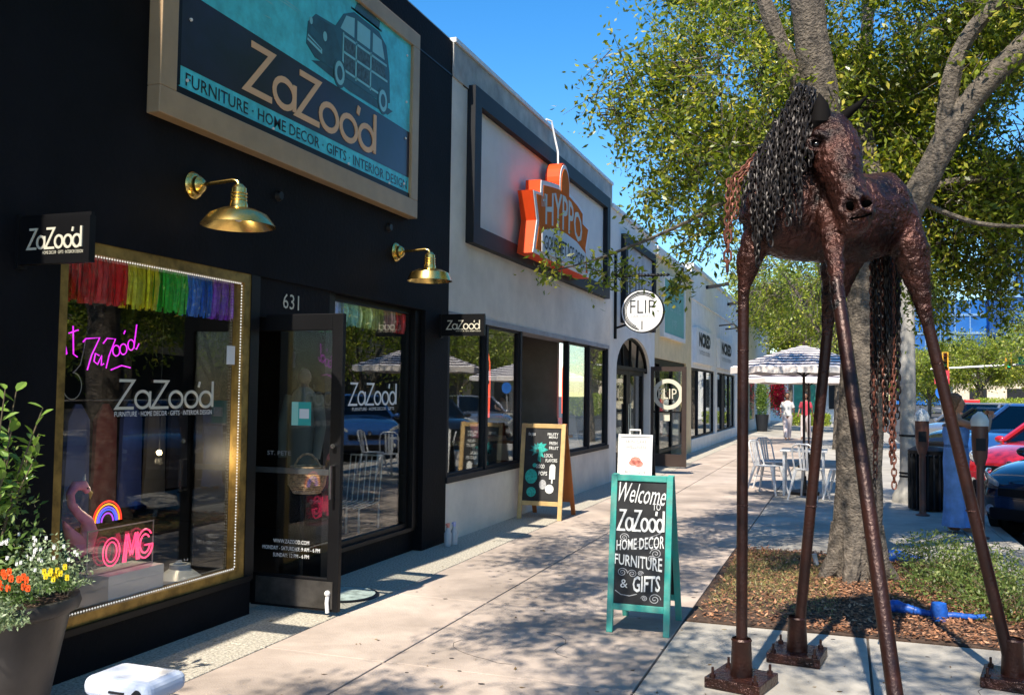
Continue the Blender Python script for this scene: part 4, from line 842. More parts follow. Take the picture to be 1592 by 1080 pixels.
def chair(lab):
    t = thing('metal_cafe_chair', lab, 'chair', (0, 0, 0), 'white metal chairs around the table')
    st_ = B().loft([((0, 0, .455), (.19, 0, 0), (0, .19, 0)), ((0, 0, .465), (.20, 0, 0), (0, .20, 0))], 20).build('seat', M_cm_, t)
    for sx in (-1, 1):
        for sy in (-1, 1): B().tube([(sx*.15, sy*.15, .455), (sx*.19, sy*.20, .25), (sx*.23, sy*.26, 0)], [.028, .02, .013], 6).build('leg', M_cm_, t)
        B().tube([(sx*.15, .02 if False else -.15, .30), (sx*.16, .15, .30)], .01, 5).build('stretcher', M_cm_, t)
    B().tube([(-.17, .14, .46), (-.18, .21, .70), (-.16, .245, .82), (-.09, .26, .86), (.09, .26, .86), (.16, .245, .82), (.18, .21, .70), (.17, .14, .46)], .013, 7).build('back_frame', M_cm_, t, smooth=True)
    for sx in (-.05, .0, .05): B().bar((sx, .17, .46), (sx*1.2, .25, .85), .035, .006, (0, 1, 0)).build('back_slat', M_cm_, t)
    return t
c0 = chair('white metal chair at the near left of the cafe table'); chs = [c0]
for l_ in ('white metal chair at the near right of the cafe table', 'white metal chair at the far left of the cafe table', 'white metal chair at the right side of the cafe table'):
    c = copy_tree(c0); c['label'] = l_; chs.append(c)
for c, a in zip(chs, ((-1.18, 15.75, 0, R(68)), (-.52, 15.25, 0, R(160)), (-1.15, 16.75, 0, R(50)), (-.02, 15.5, 0, R(-100)))): put(c, *a)

# ------------------------------------------------ lamp post, bin, meters, signals
M_con = mat('concrete_post', (.42, .40, .36), .8, var=.15, scale=3, bump=.3)
lp = thing('concrete_lamp_post', 'grey concrete lamp post with round stepped base and dark straps', 'lamp post', (.925, 15.6, 0))
B().lathe([(0, 0), (.24, 0), (.23, .1), (.17, .22), (.125, .35), (.12, .8), (.105, 3.5), (.09, 7.0)], (.925, 15.6, 0), 16).build('shaft', M_con, lp, smooth=True)
for z in (.38, .43, 1.0): B().lathe([(.127, 0), (.135, .01), (.127, .03)], (.925, 15.6, z), 16).build('strap', M_blackm, lp)
B().tube([(.925, 15.6, 6.9), (.95, 15.6, 7.3), (1.5, 15.6, 7.5), (2.2, 15.6, 7.5)], .04, 8).box(2.1, 2.7, 15.5, 15.7, 7.42, 7.55).build('lamp_head', M_con, lp)
bn = thing('litter_bin', 'dark slatted litter bin beside the lamp post', 'litter bin', (1.14, 14.6, 0))
B().lathe([(0, .03), (.24, .03), (.24, .78), (0, .78)], (1.14, 14.6, 0), 24).build('liner', M_blackm, bn, fix=True)
for k in range(22):
    a = 2*math.pi*k/22; B().bar((1.14+.262*math.cos(a), 14.6+.262*math.sin(a), .02), (1.14+.262*math.cos(a), 14.6+.262*math.sin(a), .8), .02, .04, (math.cos(a), math.sin(a), 0)).build('slat', M_trim, bn)
B().lathe([(.20, .8), (.28, .8), (.285, .85), (.2, .9), (.12, .9)], (1.14, 14.6, 0), 24).build('lid', M_blackm, bn, smooth=True)
M_mb = mat('meter_brown', (.16, .065, .045), .4, var=.15)
def meter(x, y, lab):
    t = thing('parking_meter', lab, 'parking meter', (x, y, 0), 'brown parking meters along the kerb')
    B().lathe([(0, 0), (.09, 0), (.09, .015), (.05, .03), (.04, .06), (.04, .85), (0, .85)], (x, y, 0), 14).build('post', M_mb, t, smooth=True)
    hd = B().loft([((x, y, .83), (.05, 0, 0), (0, .05, 0)), ((x, y, .93), (.078, 0, 0), (0, .06, 0)), ((x, y, 1.12), (.09, 0, 0), (0, .07, 0)), ((x, y, 1.28), (.088, 0, 0), (0, .07, 0))], 16).build('housing', M_mb, t, smooth=True)
    B().loft([((x, y, 1.28), (.095, 0, 0), (0, .075, 0)), ((x, y, 1.34), (.10, 0, 0), (0, .078, 0)), ((x, y, 1.40), (.075, 0, 0), (0, .06, 0)), ((x, y, 1.445), (.02, 0, 0), (0, .02, 0))], 16).build('dome', mat('meter_dome', (.72, .74, .74), .2, var=.05), t, smooth=True)
    box('meter_face', x-.05, x+.05, y-.084, y-.07, 1.0, 1.14, M_trim, hd)
meter(1.47, 11.95, 'nearer brown parking meter with white dome, right of the woman'); meter(1.0, 13.9, 'farther brown parking meter by the litter bin')
M_sy = mat('signal_yellow', (.75, .38, .02), .5); M_gal = mat('galvanised', (.5, .5, .5), .4, metal=.5)
ma = thing('traffic_signal_mast', 'long galvanised signal mast arm over the far junction', 'traffic signal', (13.5, 70, 0))
B().tube([(13.5, 70, -.1), (13.5, 70, 5.2)], .14, 10).build('pole', M_gal, ma); B().tube([(13.5, 70, 4.0), (9, 70, 3.75), (5.6, 70, 3.55)], [.09, .08, .05], 8).build('arm', M_gal, ma)
def signal(x, z, lab, green):
    t = thing('traffic_light', lab, 'traffic light', (x, 69.85, z), 'traffic lights on the mast arm')
    box('housing', x-.2, x+.2, 69.65, 69.9, z-.55, z+.55, M_sy, t); 
    box('backplate', x-.12, x+.12, 69.62, 69.649, z-.5, z+.5, M_blackp, t)
    for i, c in enumerate(((.5, .02, .02), (.4, .25, .02), (.02, .8, .45))):
        on = green and i == 2
        B().lathe([(0, -.02), (.09, -.01), (.1, 0)], (x, 69.61, z+.33-.33*i), 12, 'Y').build('lens', mat('lens_%d%d' % (i, on), c if on else tuple(v*.3 for v in c), .3, emit=c if on else None, estr=2), t)
        B().lathe([(.11, -.2), (.11, 0)], (x, 69.61, z+.33-.33*i), 10, 'Y').build('visor', M_sy, t)
signal(6.5, 4.15, 'yellow backed traffic light turned away above the mast arm', False); signal(6.55, 3.1, 'yellow traffic light turned away hanging below the mast arm', False); signal(10.35, 4.1, 'green lit traffic light near the street name sign', True)
sn = thing('street_name_sign', 'green street name sign on the signal mast arm', 'sign', (11.3, 69.9, 4.2)); box('plate', 10.95, 13.0, 69.85, 69.88, 3.9, 4.4, mat('sign_green', (.02, .32, .2), .4), sn); txt('sign_lettering', 'Central Ave', FY(69.85), 11.05, 4.05, 1.8, .22, M_wht, sn)
nb_ = thing('blue_parking_sign', 'small round blue and red signs on a post beyond the woman', 'sign', (2.72, 30, 0))
B().tube([(2.72, 30, -.12), (2.72, 30, 2.4)], .03, 8).build('post', M_gal, nb_); B().lathe([(0, -.02), (.2, -.02), (.2, 0)], (2.72, 29.95, 1.75), 20, 'Y').build('blue_disc', mat('sign_blue', (.02, .16, .6), .4), nb_, fix=True)
box('red_plate', 2.5, 2.9, 29.93, 29.96, 2.0, 2.4, mat('sign_red', (.6, .05, .07), .4), nb_); txt('sign_lettering', 'NO PARKING', FY(29.93), 2.55, 2.15, .3, .08, M_wht, nb_)
for i, (x, y, c, lab) in enumerate(((3.6, 36, (.75, .35, .02), 'yellow newspaper box by the far kerb'), (4.3, 37, (.7, .02, .02), 'red newspaper box beside the yellow one'))):
    t = thing('newspaper_box', lab, 'newspaper box', (x, y, -.12)); m_ = mat('news_%d' % i, c, .4)
    B().box(x-.25, x+.25, y-.2, y+.2, .3, 1.55).build('case', m_, t, bevel=.03); box('window', x-.18, x+.18, y-.215, y-.201, .9, 1.35, M_blackp, t); B().box(x-.2, x-.14, y-.1, y+.1, -.12, .3).box(x+.14, x+.2, y-.1, y+.1, -.12, .3).build('leg', M_blackm, t)
pt = thing('flower_pot_plant', 'dark planter with tall shrub against the far white wall', 'potted plant', (-3.45, 43, 0))
B().lathe([(0, 0), (.22, 0), (.3, .75), (.26, .75), (.0, .7)], (-3.45, 43, 0), 16).build('pot', M_trim, pt)
# white plastic stands in the foreground corner
M_wp = mat('foreground_plastic', (.60, .66, .78), .28, var=.03, coat=.2)
wp = thing('white_plastic_stand', 'moulded white plastic stand at the bottom left corner of the photo', 'plastic stand', (-2.62, 3.0, .3))
def rbox(name, x0, x1, y0, y1, z0, z1, m, p, bv): return box(name, x0, x1, y0, y1, z0, z1, m, p, bevel=bv)
o = rbox('upper_body', -2.76, -2.44, 2.87, 3.10, .415, .495, M_wp, wp, .035); o.modifiers['b'].segments = 4
o = rbox('lower_body', -2.79, -2.45, 2.85, 3.10, .0, .40, M_wp, wp, .03); o.modifiers['b'].segments = 4
B().lathe([(0, -.012), (.018, -.012), (.022, 0)], (-2.49, 2.868, .45), 20, 'Y').build('round_knob', M_trim, wp, fix=True); box('slot', -2.62, -2.55, 2.863, 2.869, .448, .456, M_trim, wp)
wq = thing('white_plastic_tray', 'flat white plastic panel lying just right of the moulded stand', 'plastic panel', (-2.1, 3.0, .3))
o = rbox('panel', -2.20, -1.85, 2.74, 3.02, .0, .46, M_wp, wq, .03)

# ------------------------------------------------ potted shrub with flowers, front left
pc = (-3.66, 3.28)
pot = thing('flower_pot', 'tall dark grey tapered planter of shrub and bedding flowers', 'planter', (pc[0], pc[1], 0))
M_pot = mat('charcoal_planter', (.05, .046, .044), .42, var=.2, scale=3, bump=.1)
B().lathe([(0, 0), (.20, 0), (.225, .1), (.29, .44), (.31, .53), (.315, .56), (.35, .575), (.36, .60), (.35, .635), (.325, .635), (.31, .57), (0, .57)], (*pc, 0), 48).build('pot', M_pot, pot, smooth=True)
B().lathe([(0, .60), (.32, .595)], (*pc, 0), 24).build('soil', M_soil, pot)
sh = thing('potted_shrub', 'green shrub with glossy leaves growing in the dark planter', 'shrub', (pc[0]-.12, pc[1], .56))
lf = bpy.data.meshes.new('leaf')   # a folded oval leaf, 6 cm long
lv = [(0, 0, 0), (.012, .015, .004), (.016, .035, .005), (.009, .053, .002), (0, .064, -.003), (-.009, .053, .002), (-.016, .035, .005), (-.012, .015, .004), (0, .035, -.001)]
lf.from_pydata(lv, [], [(0, 1, 8), (1, 2, 8), (2, 3, 8), (3, 4, 8), (4, 5, 8), (5, 6, 8), (6, 7, 8), (7, 0, 8)]); lf.materials.append(leafmat('shrub_leaf', (.10, .20, .03), (.22, .34, .07), None, .25, .3))
bs = B(); rr = random.Random(4); cnt = 0
for k in range(32):
    a = rr.uniform(0, 6.28); top = Vector((pc[0]-.16+.36*math.cos(a)*rr.uniform(.3, 1), pc[1]+.30*math.sin(a), rr.uniform(1.05, 1.72)))
    base = Vector((pc[0]-.14+.05*math.cos(a), pc[1]+.05*math.sin(a), .56)); mid = base.lerp(top, .5)+Vector((0, 0, .12)); bs.tube([base, mid, top], [.009, .006, .003], 5)
    for j in range(9):
        f = .5+.5*j/8; q = base.lerp(mid, f*2) if f < .5 else mid.lerp(top, f*2-1)
        o = bpy.data.objects.new('leaf', lf); COL.objects.link(o); o.parent = sh; cnt += 1
        o.location = q-Vector(sh.location); dd = Vector((rr.uniform(-1, 1), rr.uniform(-1, 1), rr.uniform(-.1, .9))).normalized()
        o.rotation_euler = (dd.to_track_quat('Y', 'Z').to_matrix() @ Matrix.Rotation(rr.uniform(-.6, .6), 3, 'Y')).to_euler(); s_ = rr.uniform(.9, 1.5); o.scale = (s_, s_, s_)
bs.build('stem', mat('stem_brown', (.12, .09, .05), .8), sh)
def small_plant(name, lab, cx_, cy_, n, r, h, mleaf, L, fl_m=None, nfl=0, fr=.012, z0=.56):
    t = thing(name, lab, 'flowers' if nfl else 'plant', (cx_, cy_, z0))
    P = np.array([cx_, cy_, z0])+rnd_unit(n)*np.array([r, r, h])*rng.uniform(.3, 1, (n, 1)); P[:, 2] = np.maximum(P[:, 2], z0)
    o = link('foliage', leaf_cloud('foliage', P, L, .3), t, False, mleaf); o['kind'] = 'stuff'
    for k in range(nfl):
        a = random.uniform(0, 6.28); q = random.uniform(.2, 1); p_ = (cx_+r*q*math.cos(a), cy_-abs(r*q*math.sin(a)), z0+h*random.uniform(.4, .95)); f = B()
        for i in range(6): f.add([(p_[0], p_[1], p_[2]), *[(p_[0]+fr*math.cos(i*1.047+dx), p_[1]-.004+.003*(i % 2), p_[2]+fr*math.sin(i*1.047+dx)) for dx in (-.5, 0, .5)]], [(0, 1, 2, 3)])
        f.ball((p_[0], p_[1]-.004, p_[2]), fr*.3, 3); f.build('flower', fl_m, t)
M_gl = leafmat('bedding_leaf', (.05, .10, .02), (.12, .2, .05)); M_gw = leafmat('silver_leaf', (.10, .16, .06), (.34, .42, .24), None, .2)
small_plant('white_flowering_plant', 'bushy white flowering plant at the right rim of the planter', -3.43, 3.34, 2000, .20, .24, M_gw, .024, M_wht, 34, .009, .70)
small_plant('yellow_flowers', 'yellow marigolds at the right front rim of the planter', -3.25, 3.24, 220, .07, .10, M_gl, .024, mat('petal_yellow', (.85, .62, .02), .5), 11, .014, .72)
small_plant('orange_flowers', 'orange red flowers in the middle front of the planter', -3.38, 3.14, 300, .10, .12, M_gl, .024, mat('petal_orange', (.85, .09, .015), .5), 16, .016, .68)
small_plant('green_filler_plant', 'pale green filler foliage at the left front of the planter', -3.36, 3.03, 900, .12, .13, M_gw, .026, None, 0, 0, .60)
small_plant('dark_green_filler', 'dark leafy growth around the shrub stem', pc[0]-.14, pc[1]+.02, 5200, .31, .85, leafmat('shrub_inner', (.05, .10, .02), (.17, .26, .06), (.3, .36, .12), .25), .042)
# ------------------------------------------------ horse sculpture on stilts
M_rust = mat('welded_rust_steel', (.085, .030, .021), .27, metal=.5, var=.35, scale=6, bump=1.0, bscale=38, col2=(.006, .004, .004), detail=9, bdist=.022)
M_rust2 = mat('dark_steel_pipe', (.045, .015, .010), .38, metal=.4, var=.3, scale=9, bump=.4, bscale=60, col2=(.028, .012, .010))
M_chain = mat('black_chain', (.022, .017, .016), .45, metal=.4, var=.3, scale=30); M_chain2 = mat('rusty_chain', (.20, .07, .045), .5, metal=.4, var=.4, scale=30)
hr = thing('horse_sculpture', 'rusty welded steel horse with chain mane and tail standing on tall pipe legs', 'sculpture', (.15, 5.6, 0))
hb = B()
def EL(c, a, u): return (Vector(c), Vector(a), Vector(u))
ax = Vector((.56, .62, 0)).normalized(); sd = Vector((ax.y, -ax.x, 0))
def bs_(px_, py_, z, w_, h_): return EL((px_, py_, z), sd*w_, (0, 0, h_))
# trunk of the body
hb.loft([bs_(-.46, 5.18, 2.62, .05, .08), bs_(-.42, 5.23, 2.63, .17, .22), bs_(-.33, 5.33, 2.64, .225, .28), bs_(-.20, 5.45, 2.63, .235, .275), bs_(-.05, 5.60, 2.61, .23, .255), bs_(.08, 5.74, 2.63, .235, .26), bs_(.20, 5.86, 2.67, .22, .255), bs_(.28, 5.95, 2.66, .16, .20), bs_(.32, 6.0, 2.63, .05, .09)], 24)
# neck
nk = [((-.39, 5.40, 2.60), (.18, 0, .02), (0, .23, .02)), ((-.375, 5.38, 2.76), (.16, 0, .03), (0, .19, .03)), ((-.33, 5.37, 2.90), (.135, 0, .03), (0, .16, .04)), ((-.27, 5.36, 3.03), (.118, 0, .03), (0, .14, .05)), ((-.215, 5.33, 3.15), (.10, 0, .03), (0, .115, .05)), ((-.18, 5.31, 3.23), (.05, 0, .02), (0, .06, .03))]
hb.loft([EL(*s) for s in nk], 20)
# head, turned to its left and hanging
hd = [((-.10, 5.33, 3.12), .05, .06), ((-.08, 5.30, 3.07), .105, .11), ((-.055, 5.26, 2.97), .142, .145), ((-.04, 5.23, 2.87), .138, .15), ((-.008, 5.18, 2.76), .112, .125), ((.022, 5.14, 2.665), .092, .10), ((.05, 5.10, 2.58), .098, .095), ((.062, 5.07, 2.51), .096, .085), ((.05, 5.06, 2.45), .07, .065), ((.035, 5.07, 2.41), .035, .035)]
hs = Vector((.97, .22, .10)).normalized(); hf = Vector((.16, -.88, .42)).normalized()
hb.loft([EL(c, hs*a, hf*u) for c, a, u in hd], 20)
hb.tube([(-.12, 5.30, 2.90), (-.08, 5.29, 2.76), (-.02, 5.22, 2.62), (.02, 5.15, 2.50)], [.12, .11, .075, .05], 14)      # jaw
hb.tube([(-.175, 5.18, 2.96), (-.13, 5.125, 2.985), (-.08, 5.11, 2.96)], [.02, .03, .02], 8)        # brow
# thighs and shoulders
LEGS = [((-.40, 5.33, 2.55), (-.50, 5.33, 2.36), (-.53, 5.35, 2.20), (-.54, 5.36, 0), .11, .038, .031),
        ((-.10, 5.30, 2.66), (-.055, 5.12, 2.45), (-.03, 4.98, 2.15), (.235, 4.18, 0), .078, .042, .034),
        ((.02, 5.82, 2.52), (-.03, 5.86, 2.32), (-.085, 5.90, 2.08), (-.275, 6.01, 0), .15, .05, .032),
        ((.27, 5.84, 2.66), (.365, 5.82, 2.44), (.43, 5.84, 2.14), (.885, 5.94, 0), .15, .055, .033)]
for a, b_, c, d, r0, r1, r2 in LEGS:
    hb.tube([a, Vector(a).lerp(Vector(b_), .6), b_, c, Vector(c).lerp(Vector(d), .06)], [r0, r0*.78, (r0+r1)*.52, r1*.85, r2*1.05], 16)
tmp = hb.build('horse_tmp', M_rust, None, fix=True)
md = tmp.modifiers.new('r', 'REMESH'); md.mode = 'VOXEL'; md.voxel_size = .012; md = tmp.modifiers.new('s', 'SMOOTH'); md.iterations = 5; md.factor = .5
me = bake(tmp); off = Vector(tmp.location); bpy.data.objects.remove(tmp)
NS = [Vector((.030, 5.005, 2.575)), Vector((.115, 5.025, 2.585))]; ES = Vector((-.135, 5.135, 2.93))
me.transform(Matrix.Translation(off)); n_ = [v.normal.copy() for v in me.vertices]
for v, nn in zip(me.vertices, n_):
    p = v.co; q = noise.noise(p*24)*.0045+noise.noise(p*9)*.008+abs(noise.noise(p*38))*.006-abs(noise.noise(p*17+Vector((5,5,5))))*.006
    for N_, r_, dp in ((NS[0], .042, .06), (NS[1], .038, .055)):
        d_ = (p-N_).length
        if d_ < r_*1.7: q += (-dp*(1-d_/r_)**.7 if d_ < r_ else .008*math.sin((d_/r_-1)*4.5))
    d_ = (p-ES).length
    if d_ < .05: q -= .014*(1-d_/.05)
    v.co = p+nn*q
body = link('body', me, hr, True, M_rust)
for i, (a, b_, c, d, r0, r1, r2) in enumerate(LEGS):
    c = Vector(c); d = Vector(d); lg = B().tube([c.lerp(d, -.02), d+Vector((0, 0, .05))], [r2, r2], 16).build('leg', M_rust2, hr, smooth=True)
    ft = B().lathe([(r2+.02, .26), (r2+.026, .25), (r2+.022, .24), (r2+.03, .05), (r2+.03, .03)], (d.x, d.y, 0), 20).build('socket', M_rust2, lg, smooth=True)
    for f_ in (.16, .55): B().lathe([(r2-.002, -.005), (r2+.002, -.002), (r2+.0015, .002), (r2-.002, .005)], tuple(c.lerp(d, f_)), 16).build('weld_bead', M_rust, lg, smooth=True)
    rz = (-.25, .2, -.12, -.2)[i]; b = B(); hw = .155
    cs, sn = math.cos(rz), math.sin(rz); P = [(d.x+u*cs-v*sn, d.y+u*sn+v*cs) for u, v in ((-hw, -hw), (hw, -hw), (hw, hw), (-hw, hw))]
    b.prism(P, lambda u, v, w_: (u, v, w_), .004, .06); b.build('base_plate', M_rust, lg, bevel=.004)
    for u, v in ((-.12, -.12), (.12, -.12), (.12, .12), (-.12, .12)):
        x, y = d.x+u*cs-v*sn, d.y+u*sn+v*cs; B().lathe([(.016, .06), (.016, .075), (.008, .075), (.007, .11), (0, .11)], (x, y, 0), 6).build('bolt', M_rust2, lg)
M_ear = mat('matt_black_steel', (.006, .005, .005), .8, spec=.08)
B().tube([(-.125, 5.26, 3.0), (-.115, 5.21, 3.08), (-.11, 5.21, 3.16), (-.12, 5.24, 3.235)], [.06, .065, .04, .004], 10).build('ear', M_ear, hr, smooth=True)
B().tube([(-.02, 5.29, 3.08), (.02, 5.30, 3.13), (.08, 5.31, 3.175), (.125, 5.31, 3.22)], [.026, .028, .018, .004], 10).build('ear', M_ear, hr, smooth=True)
B().ball((-.135, 5.145, 2.93), .022, 7).build('eye', mat('glossy_black_eye', (.01, .008, .008), .12), hr, smooth=True)
lid = B()
for k in (1, 1.35): lid.tube([ES+Vector((.036*k*math.cos(a), -.012+.012*math.cos(a), .026*k*math.sin(a))) for a in [i*math.pi/8 for i in range(17)]], .006, 6)
lid.build('eyelid', M_rust, hr, smooth=True)
for N_ in NS: B().ball((N_.x, N_.y+.052, N_.z), .03, 6).build('nostril', mat('nostril_black', (.001, .001, .001), 1, spec=0), hr)
B().tube([(-.035, 5.09, 2.52), (.0, 5.03, 2.505), (.05, 4.985, 2.50), (.10, 5.0, 2.51), (.135, 5.04, 2.53)], .006, 6).build('mouth', MATS['nostril_black'], hr)
# chains
def lk(n=10, m=5, L=.52, W=.25, r=.095):
    V = []; F = []
    for i in range(n):
        a = 2*math.pi*i/n; c = Vector((W*math.cos(a), 0, (L-.0)*math.sin(a)*(1.0 if abs(math.sin(a)) < .9 else .95))); t = Vector((-W*math.sin(a), 0, L*math.cos(a))).normalized(); nn = Vector((t.z, 0, -t.x))
        for k in range(m): b_ = 2*math.pi*k/m; V.append(c+nn*r*math.cos(b_)+Vector((0, r*math.sin(b_), 0)))
    for i in range(n):
        for k in range(m): F.append((i*m+k, ((i+1) % n)*m+k, ((i+1) % n)*m+(k+1) % m, i*m+(k+1) % m))
    return np.array([tuple(v) for v in V]), F
LV, LF = lk()
def chain(pts, size, m, parent, name='chain', r=random):
    pts = [Vector(p) for p in pts]; seg = [(pts[i+1]-pts[i]).length for i in range(len(pts)-1)]; tot = sum(seg); pitch = size*.72; n = max(1, int(tot/pitch)); b = B(); ph = r.uniform(0, 3)
    for i in range(n):
        s = (i+.5)*pitch; j = 0
        while j < len(seg)-1 and s > seg[j]: s -= seg[j]; j += 1
        p = pts[j].lerp(pts[j+1], min(1, s/seg[j])); t = (pts[j+1]-pts[j]).normalized(); a = t.orthogonal().normalized(); an = ph+(i % 2)*1.45+r.uniform(-.25, .25)
        x = Matrix.Rotation(an, 3, t) @ a; y = t.cross(x); Mx = np.array([[*x], [*y], [*t]])
        b.add((LV*size) @ Mx+np.array([*p]), LF)
    return b.build(name, m, parent, smooth=True)
rc = random.Random(11)
for k in range(34):
    f = k/33; cr = Vector((-.50, 5.40, 2.90)).lerp(Vector((-.22, 5.28, 3.30)), min(1, f*1.35)**.8) if f < .7 else Vector((-.24+.10*(f-.7)/.3, 5.27, 3.31-.05*(f-.7)/.3))
    xe = -.45+.28*f+rc.uniform(-.02, .02); ye = 5.14-.06*math.sin(f*3.14)+rc.uniform(-.03, .02)
    zt = cr.z-.12-.1*rc.random(); ze = 2.36+.30*f+rc.uniform(-.10, .16)
    if k > 28: ze += .15
    mid = Vector(((cr.x*.4+xe*.6), 5.19+rc.uniform(-.02, .02), zt))
    chain([cr, cr.lerp(mid, .55)+Vector((0, -.035, .035)), mid, (xe, ye, (zt+ze)/2), (xe+rc.uniform(-.02, .02), ye-.01, ze)], .046 if k % 4 else .054, M_chain, hr)
for k in range(5):
    x = -.60+.028*k; chain([(-.46+.03*k, 5.42, 2.98), (-.535+.02*k, 5.30, 2.86), (x, 5.24, 2.78), (x-.01+rc.uniform(-.01, .01), 5.22, 2.42+.07*k)], .05 if k < 2 else .042, M_chain2 if k < 3 else M_chain, hr)
chain([(-.60, 5.22, 2.50), (-.605, 5.22, 2.24)], .075, M_chain2, hr); chain([(-.26, 5.10, 2.66), (-.255, 5.09, 2.52)], .075, M_chain, hr)
for k in range(26):
    a = rc.uniform(0, 6.28); q = rc.uniform(0, 1)**.5; x = .24+.085*q*math.cos(a); y = 6.08+.07*q*math.sin(a); ze = rc.uniform(1.35, 1.85) if k > 5 else rc.uniform(1.0, 1.3)
    chain([(.25+.03*math.cos(a), 6.03, 2.70), (x, y, 2.45), (x+rc.uniform(-.02, .02), y, ze)], .052, M_chain if k > 8 else M_chain2, hr)
chain([(.17, 6.1, 1.1), (.175, 6.1, .62)], .05, M_chain, hr)

# ------------------------------------------------ people
def skin_mesh(nodes, edges, root=0, sub=2):
    me = bpy.data.meshes.new('s'); me.from_pydata([n[0] for n in nodes], edges, []); o = bpy.data.objects.new('s', me); COL.objects.link(o)
    o.modifiers.new('k', 'SKIN'); sv = me.skin_vertices[0].data
    for i, n in enumerate(nodes): r = n[1]; sv[i].radius = (r, r) if not isinstance(r, tuple) else r; sv[i].use_root = (i == root)
    m = o.modifiers.new('d', 'SUBSURF'); m.levels = sub; m.render_levels = sub
    out = bake(o); bpy.data.objects.remove(o); return out
def person(x, y, rz, lab, skin, hair, top, bottom, pose, dress=False, h=1.0, group=None, z0=0.):
    """built facing -y, feet at the origin; pose: dict of hands / feet"""
    t = thing('person', lab, 'person', (0, 0, 0), group)
    pel = (0, 0, .94); ch = (0, -.0, 1.30); nk_ = (0, .01, 1.47)
    N = [(pel, .13), ((0, 0, 1.10), .115), (ch, .135), ((0, .0, 1.42), .075), (nk_, .05), ((0, -.01, 1.55), .052)]; E_ = [(0, 1), (1, 2), (2, 3), (3, 4), (4, 5)]
    for sx, (el, ha) in ((-1, pose['L']), (1, pose['R'])):
        i = len(N); N += [((sx*.155, 0, 1.40), .055), (el, .038), (Vector(el).lerp(Vector(ha), .85), .025), (ha, .028)]; E_ += [(3, i), (i, i+1), (i+1, i+2), (i+2, i+3)]
    for sx, ft in ((-1, pose['FL']), (1, pose['FR'])):
        i = len(N); kn = (sx*.09+(ft[0]-sx*.09)*.5, ft[1]*.5-.03, .50); N += [((sx*.09, 0, .84), .092), (kn, .058), ((ft[0], ft[1]+.02, .11), .036), ((ft[0], ft[1]-.02, .045), .036), ((ft[0], ft[1]-.15, .03), .028)]; E_ += [(0, i), (i, i+1), (i+1, i+2), (i+2, i+3), (i+3, i+4)]
    me_ = skin_mesh(N, E_); bd = link('body', me_, t, True, skin)
    for sx, (el, ha) in ((-1, pose['L']), (1, pose['R'])):
        d = (Vector(ha)-Vector(el)).normalized(); s = d.orthogonal().normalized(); c = d.cross(s); f = B()
        for k in range(4):
            o = Vector(ha)+s*(-.024+.016*k); f.tube([o, o+d*.05, o+d*(.075-.008*abs(k-1.5))+c*.02, o+d*.08+c*.04], [.010, .009, .008, .005], 6)
        o = Vector(ha)-s*.025; f.tube([o-d*.01, o-s*.02+d*.02, o-s*.02+d*.045+c*.015], [.011, .009, .006], 6); f.build('hand', skin, t, smooth=True)
    hd_ = B().loft([((0, -.01, 1.53), (.045, 0, 0), (0, .05, 0)), ((0, -.025, 1.56), (.06, 0, 0), (0, .075, 0)), ((0, -.02, 1.62), (.072, 0, 0), (0, .092, 0)), ((0, -.01, 1.68), (.075, 0, 0), (0, .095, 0)), ((0, 0, 1.73), (.062, 0, 0), (0, .08, 0)), ((0, .0, 1.76), (.02, 0, 0), (0, .03, 0))], 16)
    hd_.tube([(0, -.11, 1.665), (0, -.135, 1.635), (0, -.115, 1.625)], [.01, .014, .008], 6); hd_.ball((-.077, 0, 1.645), .018, 4, (.5, 1, 1.4)).ball((.077, 0, 1.645), .018, 4, (.5, 1, 1.4))
    ho = hd_.build('head', skin, t, smooth=True)
    for sx in (-1, 1): B().ball((sx*.03, -.1, 1.66), .011, 4).build('eye', M_trim, ho)
    B().tube([(-.025, -.108, 1.60), (0, -.113, 1.598), (.025, -.108, 1.60)], .006, 5).build('mouth', mat('lips', (.4, .1, .08), .5), ho)
    hm = B().loft([((0, .075, 1.50), (.05, 0, 0), (0, .02, 0)), ((0, .065, 1.58), (.085, 0, 0), (0, .05, 0)), ((0, .03, 1.68), (.092, 0, 0), (0, .085, .01)), ((0, .01, 1.74), (.082, 0, 0), (0, .09, 0)), ((0, .01, 1.785), (.03, 0, 0), (0, .035, 0))], 14); hm.build('hair', hair, t, smooth=True)
    if dress:
        st_ = [(1.35, .165, .14), (1.28, .178, .155), (1.12, .15, .135), (1.0, .162, .145), (.90, .168, .15), (.6, .155, .14), (.3, .16, .145), (.08, .175, .16)]
        d = B(); n = 40; vs = []
        for i, (z, a, b_) in enumerate(st_):
            for k in range(n):
                an = 2*math.pi*k/n; w_ = 1+(.055*math.sin(an*7+z*2)+.03*math.sin(an*13)) * max(0, (1.0-z))*1.2
                vs.append((a*w_*math.cos(an), b_*w_*math.sin(an), z))
        d.add(vs, [(i*n+k, i*n+(k+1) % n, (i+1)*n+(k+1) % n, (i+1)*n+k) for i in range(len(st_)-1) for k in range(n)]); d.build('dress', top, t, smooth=True)
        B().lathe([(.150, 1.125), (.156, 1.10), (.152, 1.08)], (0, 0, 0), 24, sy=.9).build('waistband', mat('denim_dark', (.10, .20, .42), .9), t)
    else:
        B().loft([((0, 0, z), (a, 0, 0), (0, b_, 0)) for z, a, b_ in ((.90, .165, .125), (1.0, .16, .12), (1.15, .15, .115), (1.3, .175, .13), (1.40, .165, .105), (1.455, .08, .07))], 18).build('shirt', top, t, smooth=True)
        for sx, (el, ha) in ((-1, pose['L']), (1, pose['R'])): B().tube([(sx*.14, 0, 1.40), Vector((sx*.155, 0, 1.40)).lerp(Vector(el), .75)], [.07, .058], 12).build('sleeve', top, t, smooth=True)
